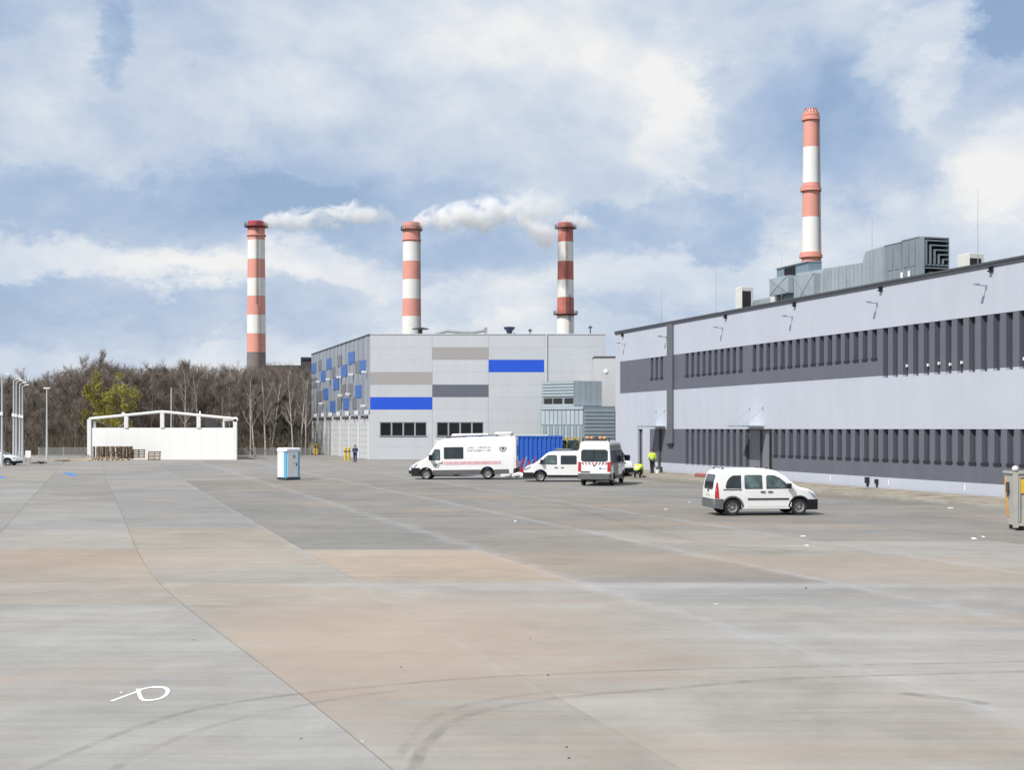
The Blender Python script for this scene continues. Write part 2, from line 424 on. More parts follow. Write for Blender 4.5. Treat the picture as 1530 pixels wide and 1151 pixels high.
r_ = ribbon('paint_mark', g_(*loop), .05, WP, apron, z=.005, rise=.004, wide=.07)
r_['label'] = 'white sprayed loop mark with a straight tail on the grey concrete'
ribbon('paint_spot', g_((179,1036),(183,1036)), .06, WP, apron, z=.0065)
BP = mat('blue_road_paint', (.06,.2,.5), .7, var=.2)
ribbon('blue_paint_mark', g_((97,706.5),(104,708.5),(112,711.5)), .55, BP, apron, z=.0055)
ribbon('blue_paint_mark', g_((-12,709),(-4,711.5),(7,715.5)), .35, BP, apron, z=.0055)
# verge by the long hall: kerb stones and a strip of dirt
verge = MB().add([lane(38.49,40,.10), lane(43.25,40,.13), lane(43.25,118,.13), lane(38.49,118,.10), lane(38.49,40,-.03), lane(43.25,40,-.03), lane(43.25,118,-.03), lane(38.49,118,-.03)],
   [(0,1,2,3),(0,4,5,1),(1,5,6,2),(2,6,7,3),(3,7,4,0)]).build('dirt_verge', mat('verge_dirt', (.29,.26,.21), .95, var=.35, scale=.8, bump=.6, bscale=9, spec=.1), kind='structure')
kst = mat('kerb_stone', (.30,.285,.255), .85, var=.15, scale=6, spread=.1)
s = 41.0
kme = MB().box(.005,.995,-.075,.075,-.03,.12).mesh('kerb_stone', kst)
while s < 117:
    o = obj('kerb_stone', kme, verge, lane(38.42, s), WALLROT); s += 1.0
# scuffed soil washed off the verge
DW = alpha_paint('soil_film', (.30,.265,.20), .35, .6, .75, .9)
ribbon('soil_spill', [lane(37.2, s_) for s_ in (60,72,84,96,108,118)], 2.2, DW, apron, z=.0045)
# ---------------------------------------------------------------- the long hall on the right (local x = along the wall, y = outwards, z = up)
WALLM = mat('lavender_white_render', (.455,.482,.55), .7, var=.03, scale=.35, bump=.12, bscale=40, spec=.3, dirt=.06, streak=.055)
BANDM = mat('slate_grey_cladding', (.118,.126,.156), .55, streak=.12, var=.05, scale=.6, spec=.4, spread=.03)
COPM = mat('graphite_coping', (.085,.088,.10), .45, metal=.3, var=.08)
GLS = mat('window_glass', (.012,.013,.016), .2, var=.3, scale=1.2, spec=.3, spread=.3); BLIND = mat('recess_blind', (.098,.104,.124), .45, var=.15, scale=1.2, spec=.4, spread=.15)
BLK = mat('black_rubber', (.018,.018,.02), .7, var=.2)
STEEL = mat('galvanised_steel', (.42,.47,.50), .42, metal=.75, var=.12, scale=2.5, spread=.06)
hall = thing('industrial_hall', 'long pale industrial hall with two dark slatted window bands on the right', 'building', (43.4,0,0), WALLROT)
S0, S1, DP = 40.0, 116.9, .29
# plain parts of the facade
MB().box(S0,S1,-30,-DP,0,11.25).build('wall', WALLM, hall)
def face(z0, z1, a=S0, b=S1, m=WALLM, name='wall_facing', y=0):
    return MB().box(a,b,-DP+.002,y,z0,z1).build(name, m, hall)
BL0, BL1 = 109.7, 112.0      # lower dark band starts at BL0; door in the pale strip beyond it
ub_lo, ub_hi, lb_lo, lb_hi = 6.32, 8.95, .82, 3.38
face(3.382, 6.2); face(ub_hi+.002, 11.25)
face(.12, lb_lo-.1, S0, 108.6); face(.12,3.38,112.1,S1); face(.12,3.38,BL0+.002,111.15)
MB().box(S0,S1,-.2,-.03,0,.118).build('plinth', mat('plinth_grey', (.16,.165,.18), .8), hall)
MB().box(S0-.1,S1+.06,-30.1,.06,11.252,11.52).box(S0-.1,S1+.06,-30.1,.10,11.40,11.50).build('coping', COPM, hall)
# window positions along the wall
up_small = [109.3,108.36,107.42]+[102.8-.95*i for i in range(10)]+[92.3-.947*i for i in range(16)]
up_full = [77.0-.95*i for i in range(38) if 77.0-.95*i > 42]
lo_full = [102.8-.95*i for i in range(10)]
lo_small = [89.4-.955*i for i in range(50) if 89.4-.955*i > 42]
HWD = .25
def win_mesh(z0, z1):
    b = MB(); b.box(-HWD,HWD,-.005,.012,z0,z1); gl = b.mesh('window', BLIND)
    f = MB(); f.box(-HWD,-HWD+.05,.012,.05,z0,z1).box(HWD-.05,HWD,.012,.05,z0,z1).box(-HWD+.05,HWD-.05,.012,.05,z1-.05,z1).box(-HWD+.05,HWD-.05,.012,.05,z0,z0+.06)
    return gl, f.mesh('window_frame', COPM)
sill_me = MB().box(-HWD-.02,HWD+.02,.05,DP+.045,-.13,0).mesh('sill', mat('dark_sill', (.018,.019,.022), .5))
def windows(xs, zo, zb, z1, full):
    gl, fr = win_mesh(zo, z1)
    for x in xs:
        w = obj('window', gl, hall, (x,-DP,0)); obj('window_frame', fr, w)
        if not full: obj('sill', sill_me, w, (0,0,zo))
windows(up_small, 7.35, ub_lo, ub_hi, False)
windows(up_full, 6.2, ub_lo, ub_hi, True)
windows(lo_small, 1.74, lb_lo, lb_hi, False)
windows(lo_full, .72, lb_lo, lb_hi, True)
def fins(xs, z0, z1, a, b, foot=None, y=-.015):
    """cladding piers between the recesses, and end pieces out to a and b"""
    xs = sorted(xs); edges = [a]+[v for x in xs for v in (x-HWD, x+HWD)]+[b]
    for i in range(0, len(edges), 2):
        if edges[i+1]-edges[i] < .02: continue
        MB().box(edges[i]+.002,edges[i+1]-.002,-DP+.002,y,z0,z1).build('pier', BANDM, hall)
        if foot is not None: MB().box(edges[i]+.002,edges[i+1]-.002,-DP+.002,0,foot,z0-.002).build('pier_foot', WALLM, hall)
fins(up_small, 7.222, ub_hi, 77.63, 115.9)
MB().box(77.63,115.9,-DP+.002,-.015,ub_lo,7.218).build('band_panel', BANDM, hall)
MB().box(77.63,S1,-DP+.002,0,6.202,ub_lo-.002).build('wall_facing', WALLM, hall)
MB().box(115.902,S1,-DP+.002,0,ub_lo,ub_hi).build('wall_facing', WALLM, hall)
fins(up_full, ub_lo, ub_hi, S0, 77.625, foot=6.202)
fins(lo_small, 1.612, lb_hi, S0, 90.0)
MB().box(S0,90.0,-DP+.002,-.015,lb_lo-.098,1.608).build('band_panel', BANDM, hall)
fins(lo_full, lb_lo, lb_hi, 93.6, 104.6, foot=lb_lo-.1)
MB().box(104.605,BL0,-DP+.002,-.015,lb_lo,lb_hi).build('band_panel', BANDM, hall)
MB().box(104.605,BL0,-DP+.002,0,lb_lo-.098,lb_lo-.002).build('wall_facing', WALLM, hall)
DOORM = mat('grey_steel_door', (.20,.205,.23), .45, var=.05, metal=.2)
def door(a, b, zt, y=-DP+.003):
    d = MB().box(a,b,y,y+.06,.1,zt).build('door', DOORM, hall)
    MB().box(a+.1,a+.14,y+.06,y+.10,1.0,1.35).build('handle', STEEL, d)
    MB().box(a,a+.07,y+.06,y+.14,.1,zt-.07).box(b-.07,b,y+.06,y+.14,.1,zt-.07).box(a,b,y+.06,y+.14,zt-.07,zt).build('door_frame', COPM, d)
door(90.05,91.7,3.37); door(91.75,93.55,3.37); door(111.2,112.05,3.37)
MB().box(89.95,90.1,-.012,.09,0,3.4).build('downpipe', BLK, hall)
MB().box(107.55,107.85,-.012,.12,0,3.4).build('downpipe', COPM, hall)
MB().box(105.15,106.15,.004,.13,2.3,11.3).build('cable_duct', mat('duct_cover_grey', (.12,.122,.14), .5, var=.06), hall)
MB().box(105.2,106.1,-.01,.16,2.1,2.28).build('duct_outlet', BLK, hall)
def s_of(px): return 2000*43.4/(px-142)/.9548
for px in (931,1085,1188,1317,1482):
    b = MB(); s_ = s_of(px)
    b.box(s_-.13,s_+.13,0,.07,10.98,11.28).box(s_-.10,s_+.10,.07,.20,11.0,11.08).box(s_-.10,s_+.10,.07,.20,11.18,11.26).box(s_-.04,s_+.04,.07,.16,11.08,11.18)
    b.build('rain_spout', BLK, hall)
for px in (933.5,996,1080,1184,1311,1474):
    s_ = s_of(px); b = MB()
    b.box(s_-.05,s_+.05,0.0,.04,10.2,10.42).bar((s_,.03,10.36),(s_,.62,10.40),.045).box(s_-.09,s_+.09,.45,.72,10.41,10.46)
    l_ = b.build('wall_lamp', STEEL, hall)
for px, w_, h_ in ((1297,.30,.34),(1311,.2,.26)):
    s_ = s_of(px); b = MB(); b.box(s_-w_/2,s_+w_/2,0,.14,.34,.34+h_); b.box(s_-.03,s_+.03,.02,.07,.12,.34)
    b.build('junction_box', BLK, hall)
for px in (1241,1328,1442):
    s_ = s_of(px); MB().tube((s_,.02,.3),(s_,.02,.62),.025).build('conduit', WP, hall)
# the little white lamp fittings low in the tall upper recesses
for k in (2,4,5,6,7,12):
    x = 77.0-.95*k+.1; MB().box(x-.05,x+.05,-DP+.06,-DP+.16,6.62+.05*(k%3),6.76+.05*(k%3)).build('fitting', WP, hall)
CANG = mat('canopy_glass', (.75,.80,.82), .1, var=.05, spec=.6)
for sc_, w_ in ((92.0,2.1),(107.6,1.9)):
    k = MB().box(sc_-w_/2,sc_+w_/2,.02,1.5,3.56,3.585).build('canopy', CANG, hall)
    MB().box(sc_-w_/2-.03,sc_+w_/2+.03,1.5,1.54,3.53,3.61).box(sc_-w_/2-.03,sc_-w_/2,.02,1.5,3.53,3.61).box(sc_+w_/2,sc_+w_/2+.03,.02,1.5,3.53,3.61).build('canopy_frame', STEEL, k)
    for dx in (-w_/2+.15, w_/2-.15): MB().tube((sc_+dx,1.4,3.6),(sc_+dx,.03,4.75),.016,n=6).box(sc_+dx-.05,sc_+dx+.05,.002,.04,4.68,4.82).build('tie_rod', STEEL, k)
WHT = mat('pale_unit_enamel', (.62,.61,.57), .5, var=.05, scale=2)
# roof equipment, on the hall's own axes: offset c (distance to the right of the wall line) -> local y = -(c-43.4)*.9548
ROOF = 11.25
def rp(px, c): Y = 2000*c/(px-142); return (Y-.2974*(c-43.4)*.9548)/.9548
def ly(c): return -(c-43.4)*.9548
WM = hall.matrix_basis.copy()
def roof_thing(name, label, cat, group=None): return thing(name, label, cat, (43.4,0,0), WALLROT, group)
GAL = mat('galvanised_duct', (.385,.435,.465), .5, metal=.35, var=.10, scale=1.2, spread=.05, dirt=.06)
GAD = mat('galvanised_duct_dark', (.255,.29,.32), .5, metal=.35, var=.1, scale=1.2)
ahu = roof_thing('air_handling_unit', 'long galvanised air handling unit with dark angled rain hoods on the hall roof', 'roof unit')
ya, yb = ly(48.2), ly(50.0)
xe = rp(1372,48.2)              # end nearest the camera
def seg(a, b, z1, z1b=None, ya_=ya, yb_=yb, z0=ROOF+.25, m=GAL, name='duct_section'):
    z1b = z1b or z1
    vs = [(a,yb_,z0),(b,yb_,z0),(b,ya_,z0),(a,ya_,z0),(a,yb_,z1),(b,yb_,z1b),(b,ya_,z1b),(a,ya_,z1)]
    return MB().add(vs, [(0,3,2,1),(4,5,6,7),(0,1,5,4),(1,2,6,5),(2,3,7,6),(3,0,4,7)]).build(name, m, ahu)
seg(xe,xe+1.65,14.62, m=GAD, name='fan_section'); seg(xe+1.7,xe+3.5,14.55, m=GAD, name='fan_section'); seg(xe+3.52,xe+5.6,14.58,14.5); seg(xe+5.62,xe+6.0,14.5,13.85)
x_ = xe+6.02
while x_ < xe+13.4:
    seg(x_,x_+.9,13.85+.03*(x_-xe-6),13.85+.03*(x_+.9-xe-6), name='duct_section'); x_ += .92
# standing seams on the long side
b = MB()
q = xe+.05
while q < xe+13.4: b.box(q,q+.03,ya,ya+.03,ROOF+.3,13.8 if q > xe+5.8 else 14.45); q += .46
b.build('seam', GAL, ahu, kind='stuff')
MB().box(xe-.03,xe+1.68,yb-.03,ya+.04,14.622,14.68).box(xe+1.69,xe+3.52,yb-.03,ya+.04,14.56,14.60).build('lid', GAL, ahu)
# inspection doors, white labels
for a in (.3,.95,1.9,2.6): MB().box(xe+a,xe+a+.55,ya+.002,ya+.035,13.0,14.4).build('access_door', GAD, ahu)
for a in (.35,1.1): MB().box(xe+a+.4,xe+a+.62,ya+.04,ya+.07,11.9,12.75).build('label_plate', WP, ahu)
# rain hoods on the end: nested angled blades in two tiers, with a frame
MB().box(xe-.55,xe-.003,yb,yb+.06,ROOF+.3,14.6).box(xe-.55,xe-.003,ya-.06,ya,ROOF+.3,14.6).box(xe-.55,xe-.003,yb+.06,ya-.06,14.52,14.6).box(xe-.55,xe-.003,yb+.06,ya-.06,12.92,13.0).build('hood_frame', GAD, ahu)
MB().box(xe-.05,xe-.004,yb+.06,ya-.06,ROOF+.3,14.5).build('hood_back', BLK, ahu)
wd = ya-yb
for t_, (z0, z1) in enumerate(((13.02,14.5),(11.7,12.9))):
    for k in range(5):
        o_ = k*.27; zt = z1-.08-o_; yl = ya-.12-o_*1.05
        b = MB(); b.box(xe-.6,xe-.06,yb+.07,yl,zt-.07,zt)
        if t_ == 0 and zt-.07 > z0+.05: b.box(xe-.6,xe-.06,yl-.07,yl,z0,zt-.072)
        b.build('hood_blade', GAD, ahu)
tb = roof_thing('duct_elbow', 'boxy galvanised duct elbow with cross-folded panels at the far end of the roof unit', 'duct')
xa, xb = rp(1222,48.0), rp(1164,48.6)
def crossbox(a, b, y0, y1, z0, z1, par, m=GAL, name='panel'):
    cy, cz = (a+b)/2, (z0+z1)/2
    vs = [(a,y1,z0),(b,y1,z0),(b,y1,z1),(a,y1,z1),(cy,y1+.06,cz)]
    vs += [(a,y0,z0),(b,y0,z0),(b,y0,z1),(a,y0,z1)]
    MB().add(vs, [(0,1,4),(1,2,4),(2,3,4),(3,0,4),(5,8,7,6),(0,5,6,1),(1,6,7,2),(2,7,8,3),(3,8,5,0)]).build(name, m, par)
    MB().bar((a,y1+.01,z0),(cy,y1+.065,cz),.03).bar((cy,y1+.065,cz),(b,y1+.01,z1),.03).bar((b,y1+.01,z0),(cy,y1+.065,cz),.03).bar((cy,y1+.065,cz),(a,y1+.01,z1),.03).build('crease', GAD, par)
L_ = xb-xa
crossbox(xa,xa+L_*.42,ya-1.2,ya+.5,ROOF+.3,13.75,tb); crossbox(xa+L_*.43,xa+L_*.85,ya-1.2,ya+.9,12.7,13.9,tb)
MB().box(xa+L_*.45,xa+L_*.7,ya-1.2,ya+.3,ROOF+.3,12.69).build('duct_drop', GAD, tb)
MB().box(xa+L_*.86,xb,ya-1.3,ya+.3,ROOF+.3,14.0).build('panel', WHT, tb)
MB().box(xa+L_*.3,xb,ya-1.2,ya-.2,13.92,14.75).build('fan_box', mat('fan_box_blue_grey', (.22,.29,.36), .5, metal=.3), tb)
b = MB()
for k in range(7): b.box(xa+L_*.58+k*.22,xa+L_*.58+k*.22+.1,ya-.2,ya-.1,14.05,14.65)
b.build('louvre', BLK, tb)
MB().box(xa+L_*.3-.05,xb+.05,ya-1.25,ya-.08,14.752,14.8).build('lid', GAL, tb)
def ac(px, py, c, w, h, d, label):
    t_ = roof_thing('air_conditioner', label, 'air conditioner', 'air conditioning boxes on the hall roof')
    s_ = rp(px, c); y_ = ly(c); Y = s_*.9548; zt = wz(py, Y)
    MB().bbox(s_-d/2,s_+d/2,y_-w/2,y_+w/2,ROOF+.05,zt,.03).build('cabinet', WHT, t_)
    gb = MB(); z_ = zt-h+.1
    while z_ < zt-.35: gb.box(s_-d/2-.03,s_-d/2,y_-w/2+.25,y_+w/2-.08,z_,z_+.07); z_ += .12
    gb.build('grille', BLK, t_); MB().box(s_-d/2-.012,s_-d/2-.002,y_-w/2+.2,y_+w/2-.05,zt-h,zt-.3).build('coil', mat('coil_dark', (.05,.052,.055), .6), t_)
ac(1112,427,47.5,.95,2.0,1.0,'pale air conditioner box standing alone at the far left of the roof units')
ac(1450,374,49.5,1.0,1.3,1.1,'pale air conditioner box to the right of the dark rain hoods')
sm = roof_thing('roof_duct', 'low galvanised duct between the pale box and the duct elbow', 'duct')
a_ = rp(1153,48); b_ = rp(1122,48)
seg_ = MB().box(a_,b_,ly(49.3),ly(48),ROOF+.2,12.75).build('duct_body', GAL, sm)
MB().box(b_-.5,b_-.1,ly(48),ly(48)+.06,ROOF+.3,12.6).box(a_+.1,a_+.14,ly(48),ly(48)+.03,ROOF+.3,12.7).build('louvre', GAD, sm)
st = roof_thing('roof_hatch', 'small low pale hatch box near the far end of the hall roof', 'roof hatch')
a_ = rp(1076,46); MB().bbox(a_-.5,a_+.5,ly(47),ly(46),ROOF,12.05,.08).build('cover', WHT, st); MB().box(a_-.55,a_+.55,ly(47)-.05,ly(46)+.05,ROOF,ROOF+.15).build('upstand', COPM, st)
for k, (px, py, c) in enumerate(((1461,277,46),(1303,320,46),(1168,375,46),(1070,385,46),(988,425,46))):
    s_ = rp(px, c); y_ = ly(c); zt = wz(py, s_*.9548)
    t_ = roof_thing('lightning_rod', ['thin lightning rod beside the rightmost pale roof box','thin lightning rod behind the long duct of the roof unit','thin lightning rod at the duct elbow on the hall roof','thin lightning rod above the small pale hatch on the hall roof','thin lightning rod above the wall strip near the far end of the hall'][k], 'lightning rod', 'lightning rods on the hall roof')
    MB().tube((s_,y_,ROOF),(s_,y_,zt),.022,.006,n=6).build('rod', STEEL, t_); MB().lathe([(.22,0),(.22,.08),(.05,.1)],10,(s_,y_,ROOF)).build('rod_base', mat('concrete_block', (.3,.3,.29), .9), t_)

# ---------------------------------------------------------------- middle building
MY = 148.0; MSC = F/MY
PAN = mat('light_grey_panel', (.535,.555,.58), .5, streak=.05, var=.025, scale=.5, spec=.4, spread=.02)
PBL = mat('blue_panel', (.012,.085,.60), .5, var=.05); PBG = mat('taupe_panel', (.36,.345,.335), .5, var=.04); PDG = mat('slate_panel', (.125,.135,.165), .5, var=.04)
depot = thing('depot_building', 'grey panelled depot with blue stripe panels and docks on its left side', 'building', (wx(553,MY),MY,0), 0)
MX = depot.location.x; W2 = wx(905,MY)-MX
LROT = math.atan2(.9548,-.2974)
ROW = 1.38; H2 = ROW*10
LEN = 42.0
ft = lambda u, y=0: (T.x*u+NO.x*y, T.y*u+NO.y*y)
# core: four-sided prism set 0.12 behind the panels
p0 = (.16,.14); p1 = (W2,.14); p2 = (W2,40); q = Vector((T.x*LEN, T.y*LEN)); p3 = (q.x+.16, 40)
MB().prism([p0,p1,p2,p3], 0.0, H2-.06, lambda u,v,a: (u,v,a)).build('core_wall', PAN, depot)
cols = [0, wx(646,MY)-MX, wx(730,MY)-MX, wx(813,MY)-MX, W2]
wins = {(0,): (wx(567.5,MY)-MX, wx(637.5,MY)-MX), (1,): (wx(652.5,MY)-MX, wx(722.5,MY)-MX)}
WZ0, WZ1 = wz(652,MY), wz(631,MY)
special = {(0,3): PBG, (0,5): PBL, (1,1): PBG, (1,4): PDG, (2,2): PBL}
for ci in range(4):
    for r in range(10):
        z1 = H2-r*ROW; z0 = z1-ROW
        a, b = cols[ci]+.008, cols[ci+1]-.008
        m_ = special.get((ci,r), PAN)
        if ci < 2 and z0 < WZ1 and z1 > WZ0:
            wa, wb = wins[(ci,)]; mb = MB()
            mb.box(a,wa,0,.11,z0+.004,z1-.004); m2 = MB().box(wb,b,0,.11,z0+.004,z1-.004)
            if z1 > WZ1+.03: mb.box(wa,wb,0,.11,WZ1,z1-.004)
            if z0 < WZ0-.03: mb.box(wa,wb,0,.11,z0+.004,WZ0)
            full = z1 > WZ1+.03 or z0 < WZ0-.03
            if full: mb.box(wb,b,0,.11,z0+.004,z1-.004)
            else: m2.build('panel', m_, depot)
            mb.build('panel', m_, depot)
        else: MB().box(a,b,0,.11,z0+.004,z1-.004).build('panel', m_, depot)
for ci in range(2):
    wa, wb = wins[(ci,)]
    w = MB().box(wa,wb,.10,.13,WZ0,WZ1).build('window', BLK, depot)
    n = 4; pw = (wb-wa)/n
    for k in range(n): MB().box(wa+k*pw+.09,wa+(k+1)*pw-.09,.07,.095,WZ0+.08,WZ1-.08).build('pane', GLS, w)
    fb = MB()
    for k in range(n+1): fb.box(max(wa,wa+k*pw-.085),min(wb,wa+k*pw+.085),.03,.07,WZ0+.07,WZ1-.07)
    fb.box(wa,wb,.02,.07,WZ0,WZ0+.07).box(wa,wb,.02,.07,WZ1-.07,WZ1); fb.build('frame', PAN if False else mat('window_frame_grey', (.33,.34,.36), .5), w)
    MB().box(wa-.05,wb+.05,-.06,.02,WZ0-.06,WZ0).build('sill', PDG, w)
MB().box(-.05,W2+.03,-.05,.25,H2+.002,H2+.12).build('coping', PAN, depot)
MB().box(0,W2,.03,.13,-.05,.006).build('plinth', PDG, depot)
MB().box(cols[3]+.2,cols[3]+.34,-.12,0,0,H2).build('downpipe', PAN, depot)
# left side: vertical cladding strips, scattered coloured cassettes, sectional doors
side = MB()
SG = mat('mid_grey_cladding', (.275,.30,.34), .5, var=.05, spread=.1); SGD = mat('dark_grey_cassette', (.17,.175,.185), .5); SBL = mat('blue_cassette', (.06,.145,.40), .5, var=.08)
def on_side(u0, u1, y0, y1, z0, z1):
    mb = MB(); vs = []
    for z in (z0, z1):
        for u, y in ((u0,y0),(u1,y0),(u1,y1),(u0,y1)): x_, y_ = ft(u, y); vs.append((x_, y_, z))
    return mb.add(vs, [(0,3,2,1),(4,5,6,7),(0,1,5,4),(1,2,6,5),(2,3,7,6),(3,0,4,7)])
cS = 30.4
def us(px): return (2000*cS/(px-142)-MY)/.9548
DTOP = 5.0
u = .02; k = 0
while u < LEN-.5:
    on_side(u, min(LEN,u+1.36), -.1, (.0 if k%2 else -.045), DTOP, H2-.01).build('cladding_strip', SG, depot); u += 1.4; k += 1
on_side(-.02,LEN+.05,-.15,.06,H2+.002,H2+.14).build('coping', COPM, depot)
def cassette(cx, cy, m_, w=2.7, h=1.38):
    px, py = 440+cx/4.604, 470+cy/4.604
    u_ = us(px); Y = MY+u_*.9548; z_ = wz(py, Y)
    w = min(w, 2*(u_-.05)) if u_ > .3 else w
    on_side(max(.03,u_-w/2), min(LEN-.05,u_+w/2), .004, .03+.004*(cx % 3), z_-h/2, z_+h/2).build('cassette', m_, depot)
for c_ in ((390,300),(340,388),(470,360),(285,480),(440,530),(237,340),(197,425),(215,548),(262,635),(133,370),(355,615)): cassette(*c_, SBL, 3.9, 1.45)
for c_ in ((310,320),(433,362),(175,350),(268,400),(335,522),(385,518),(412,610),(310,612),(180,560),(140,470)): cassette(*c_, SGD, 2.8, 1.4)
DRM = mat('pale_sectional_door', (.52,.53,.54), .5, var=.05, scale=1); PIL = mat('pale_pilaster', (.62,.63,.64), .5, var=.05); LDK = mat('lamp_black', (.05,.05,.055), .5)
nd = 7; dw = LEN/nd
for k in range(nd):
    a = k*dw
    on_side(a+.03,a+.95,-.1,.12,0,DTOP-.02).build('pilaster', PIL, depot)
    d_ = on_side(a+1.0,a+dw-.03,-.1,-.05,0,4.55).build('dock_door', DRM, depot)
    for r in range(7): on_side(a+1.02,a+dw-.05,-.048,-.02,.03+r*.645,.61+r*.645).build('door_section', DRM, d_)
    on_side(a+.98,a+dw-.02,-.1,.02,4.57,DTOP-.02).build('door_head', mat('door_head_grey', (.36,.37,.38), .5), depot)
    on_side(a+.35,a+.7,.12,.5,5.02,5.5).build('dock_lamp', WP, depot)
    on_side(a+.35,a+.7,.13,.42,4.55,4.85).build('dock_lamp_bracket', LDK, depot)
    on_side(a+3.0,a+3.4,.02,.4,4.62,4.86).build('dock_lamp_bracket', LDK, depot)
for cx, cy in ((112,470),(175,462),(245,445),(322,430),(405,412),(497,395),(195,612),(330,556),(383,547),(490,628)):
    px, py = 440+cx/4.604, 470+cy/4.604; u_ = min(LEN-.4, max(.4, us(px))); z_ = wz(py, MY+u_*.9548)
    on_side(u_-.22,u_+.22,.07,.55,z_-.14,z_+.10).build('floodlight', WP, depot)
# things on the depot's roof
fan = thing('roof_fan', 'dark blue bowl shaped roof fan on the grey depot roof', 'roof fan', (wx(761,150),150,H2))
fx = mat('navy_fan_paint', (.03,.05,.11), .5)
MB().lathe([(.3,-.1),(.3,.45),(.34,.5)],16).build('fan_base', fx, fan); MB().lathe([(.3,.5),(.62,.85),(.65,1.0),(.4,1.03),(0,1.04)],20).build('fan_bowl', fx, fan, smooth=40)
MB().tube((.4,0,.4),(1.3,-.3,-.05),.03).build('stay', fx, fan)
pd = thing('roof_pipe', 'long bent grey duct lying on the depot roof edge', 'duct', (wx(700,150),150,H2))
PG = mat('roof_pipe_grey', (.30,.31,.31), .6)
MB().path([Vector(p) for p in ((-3.6,0,.25),(-2.4,0,.55),(-1,0,.42),(.5,0,.38),(2.0,0,.66))], .17, 8).build('pipe', PG, pd, smooth=50); MB().box(1.75,2.1,-.3,.3,-.1,.95).box(-3.7,-3.5,-.2,.2,-.1,.35).build('pipe_support', PG, pd)
for i, (px, h, lb) in enumerate(((628,.75,'low dark cowl on the depot roof in front of the second smokestack'),(792,.55,'small dark vent on the depot roof right of the bowl fan'),(882,.9,'thin dark stub pipe on the depot roof right of the third smokestack'))):
    t_ = thing('roof_vent', lb, 'roof vent', (wx(px,150),150,H2), 0, 'vents on the depot roof')
    r0 = .5 if i == 0 else .13
    MB().tube((0,0,-.1),(0,0,h),r0*.5,n=10).build('vent_pipe', LDK, t_); MB().lathe([(r0*1.9,h),(r0*1.9,h+.07),(r0*.4,h+.25)],12).build('vent_cap', LDK, t_)
# pale connecting block and galvanised plant between the two buildings
conn = thing('link_block', 'narrow pale block wedged between the depot and the long hall', 'building', (wx(888,145),145,0))
LB2 = mat('link_render', (.50,.50,.515), .6, var=.04, scale=.5)
ww = 9.0
MB().prism([(0,0),(ww,-1.6),(ww,2.8),(0,2.8)],0,11.1,lambda u,v,a:(u,v,a)).build('wall', LB2, conn)
MB().prism([(-.05,-.06),(ww+.05,-1.7),(ww+.05,2.82),(-.05,2.82)],11.102,11.25,lambda u,v,a:(u,v,a)).build('coping', COPM, conn)
MB().lathe([(0,-.36),(.2,-.33),(.24,-.2)],14,(1.25,0,9.6),axis='y').build('round_vent', WP, conn)
plant = thing('ventilation_plant', 'two tier galvanised ventilation plant with louvres beside the depot wall', 'plant unit', (0,0,0))
PT = mat('plant_zinc', (.42,.485,.52), .5, metal=.25, var=.06, scale=.8, spread=.05); PTD = mat('plant_zinc_dark', (.28,.34,.37), .5, metal=.25, var=.06)
PYl = 138.5; PYc = 136.0; PYr = 137.5
LA, LC, LR_ = (wx(809,PYl),PYl), (wx(872,PYc),PYc), (wx(919,PYr),PYr)
UA, UC, UR = (wx(811,PYl),PYl), (wx(858,PYc+.6),PYc+.6), (wx(899,PYr+.4),PYr+.4)
zs = wz(607,136); zt = wz(569,136)
MB().prism([LA,LC,LR_,(LR_[0],143),(LA[0],143)],0,zs,lambda u,v,a:(u,v,a)).build('lower_tier', PTD, plant)
MB().prism([UA,UC,UR,(UR[0],143),(UA[0],143)],zs,zt,lambda u,v,a:(u,v,a)).build('upper_tier', PTD, plant)
def on_edge(a, b, f0, f1, z0, z1, y0=.01, y1=.06):
    a, b = Vector(a), Vector(b); d = b-a; n = Vector((d.y,-d.x)).normalized(); p, q_ = a+d*f0, a+d*f1
    vs = [(*(v+n*y), z) for z in (z0,z1) for v, y in ((p,y0),(q_,y0),(q_,y1),(p,y1))]
    return MB().add(vs, [(0,3,2,1),(4,5,6,7),(0,1,5,4),(1,2,6,5),(2,3,7,6),(3,0,4,7)])
Zp = lambda py: wz(py,136.5)
for k in range(5): on_edge(UA,UC,.0,1,Zp(573.5+k*4.6),Zp(570.5+k*4.6),.01,.10).build('louvre', PT, plant)
for a_, b_ in ((.05,.3),(.34,.62),(.70,.97)): on_edge(UA,UC,a_,b_,Zp(603),Zp(595)).build('inspection_window', BLK, plant)
on_edge(UA,UC,0,1,Zp(607),Zp(604.2)).build('trim', PT, plant)
for k in range(5): on_edge(UC,UR,k/5+.004,(k+1)/5-.004,Zp(606),Zp(570)).build('panel', PT, plant)
on_edge(LA,LC,0,1,Zp(612),Zp(608),.01,.12).build('trim', PT, plant)
for k in range(10): on_edge(LA,LC,k/10+.005,(k+1)/10-.012,Zp(635),Zp(613.5)).build('panel', PT, plant)
for k in range(14): on_edge(LA,LC,k/14+.005,(k+1)/14-.028,.1,Zp(636.5),.01,.05).build('rib', PTD if k % 2 else PT, plant)
for k in range(9):
    on_edge(LC,LR_,.03,.97,Zp(616+k*5.6),Zp(612+k*5.6),.01,.11).build('louvre', PT, plant)
on_edge(LC,LR_,.05,.95,.1,Zp(664)).build('lower_panel', PTD, plant)
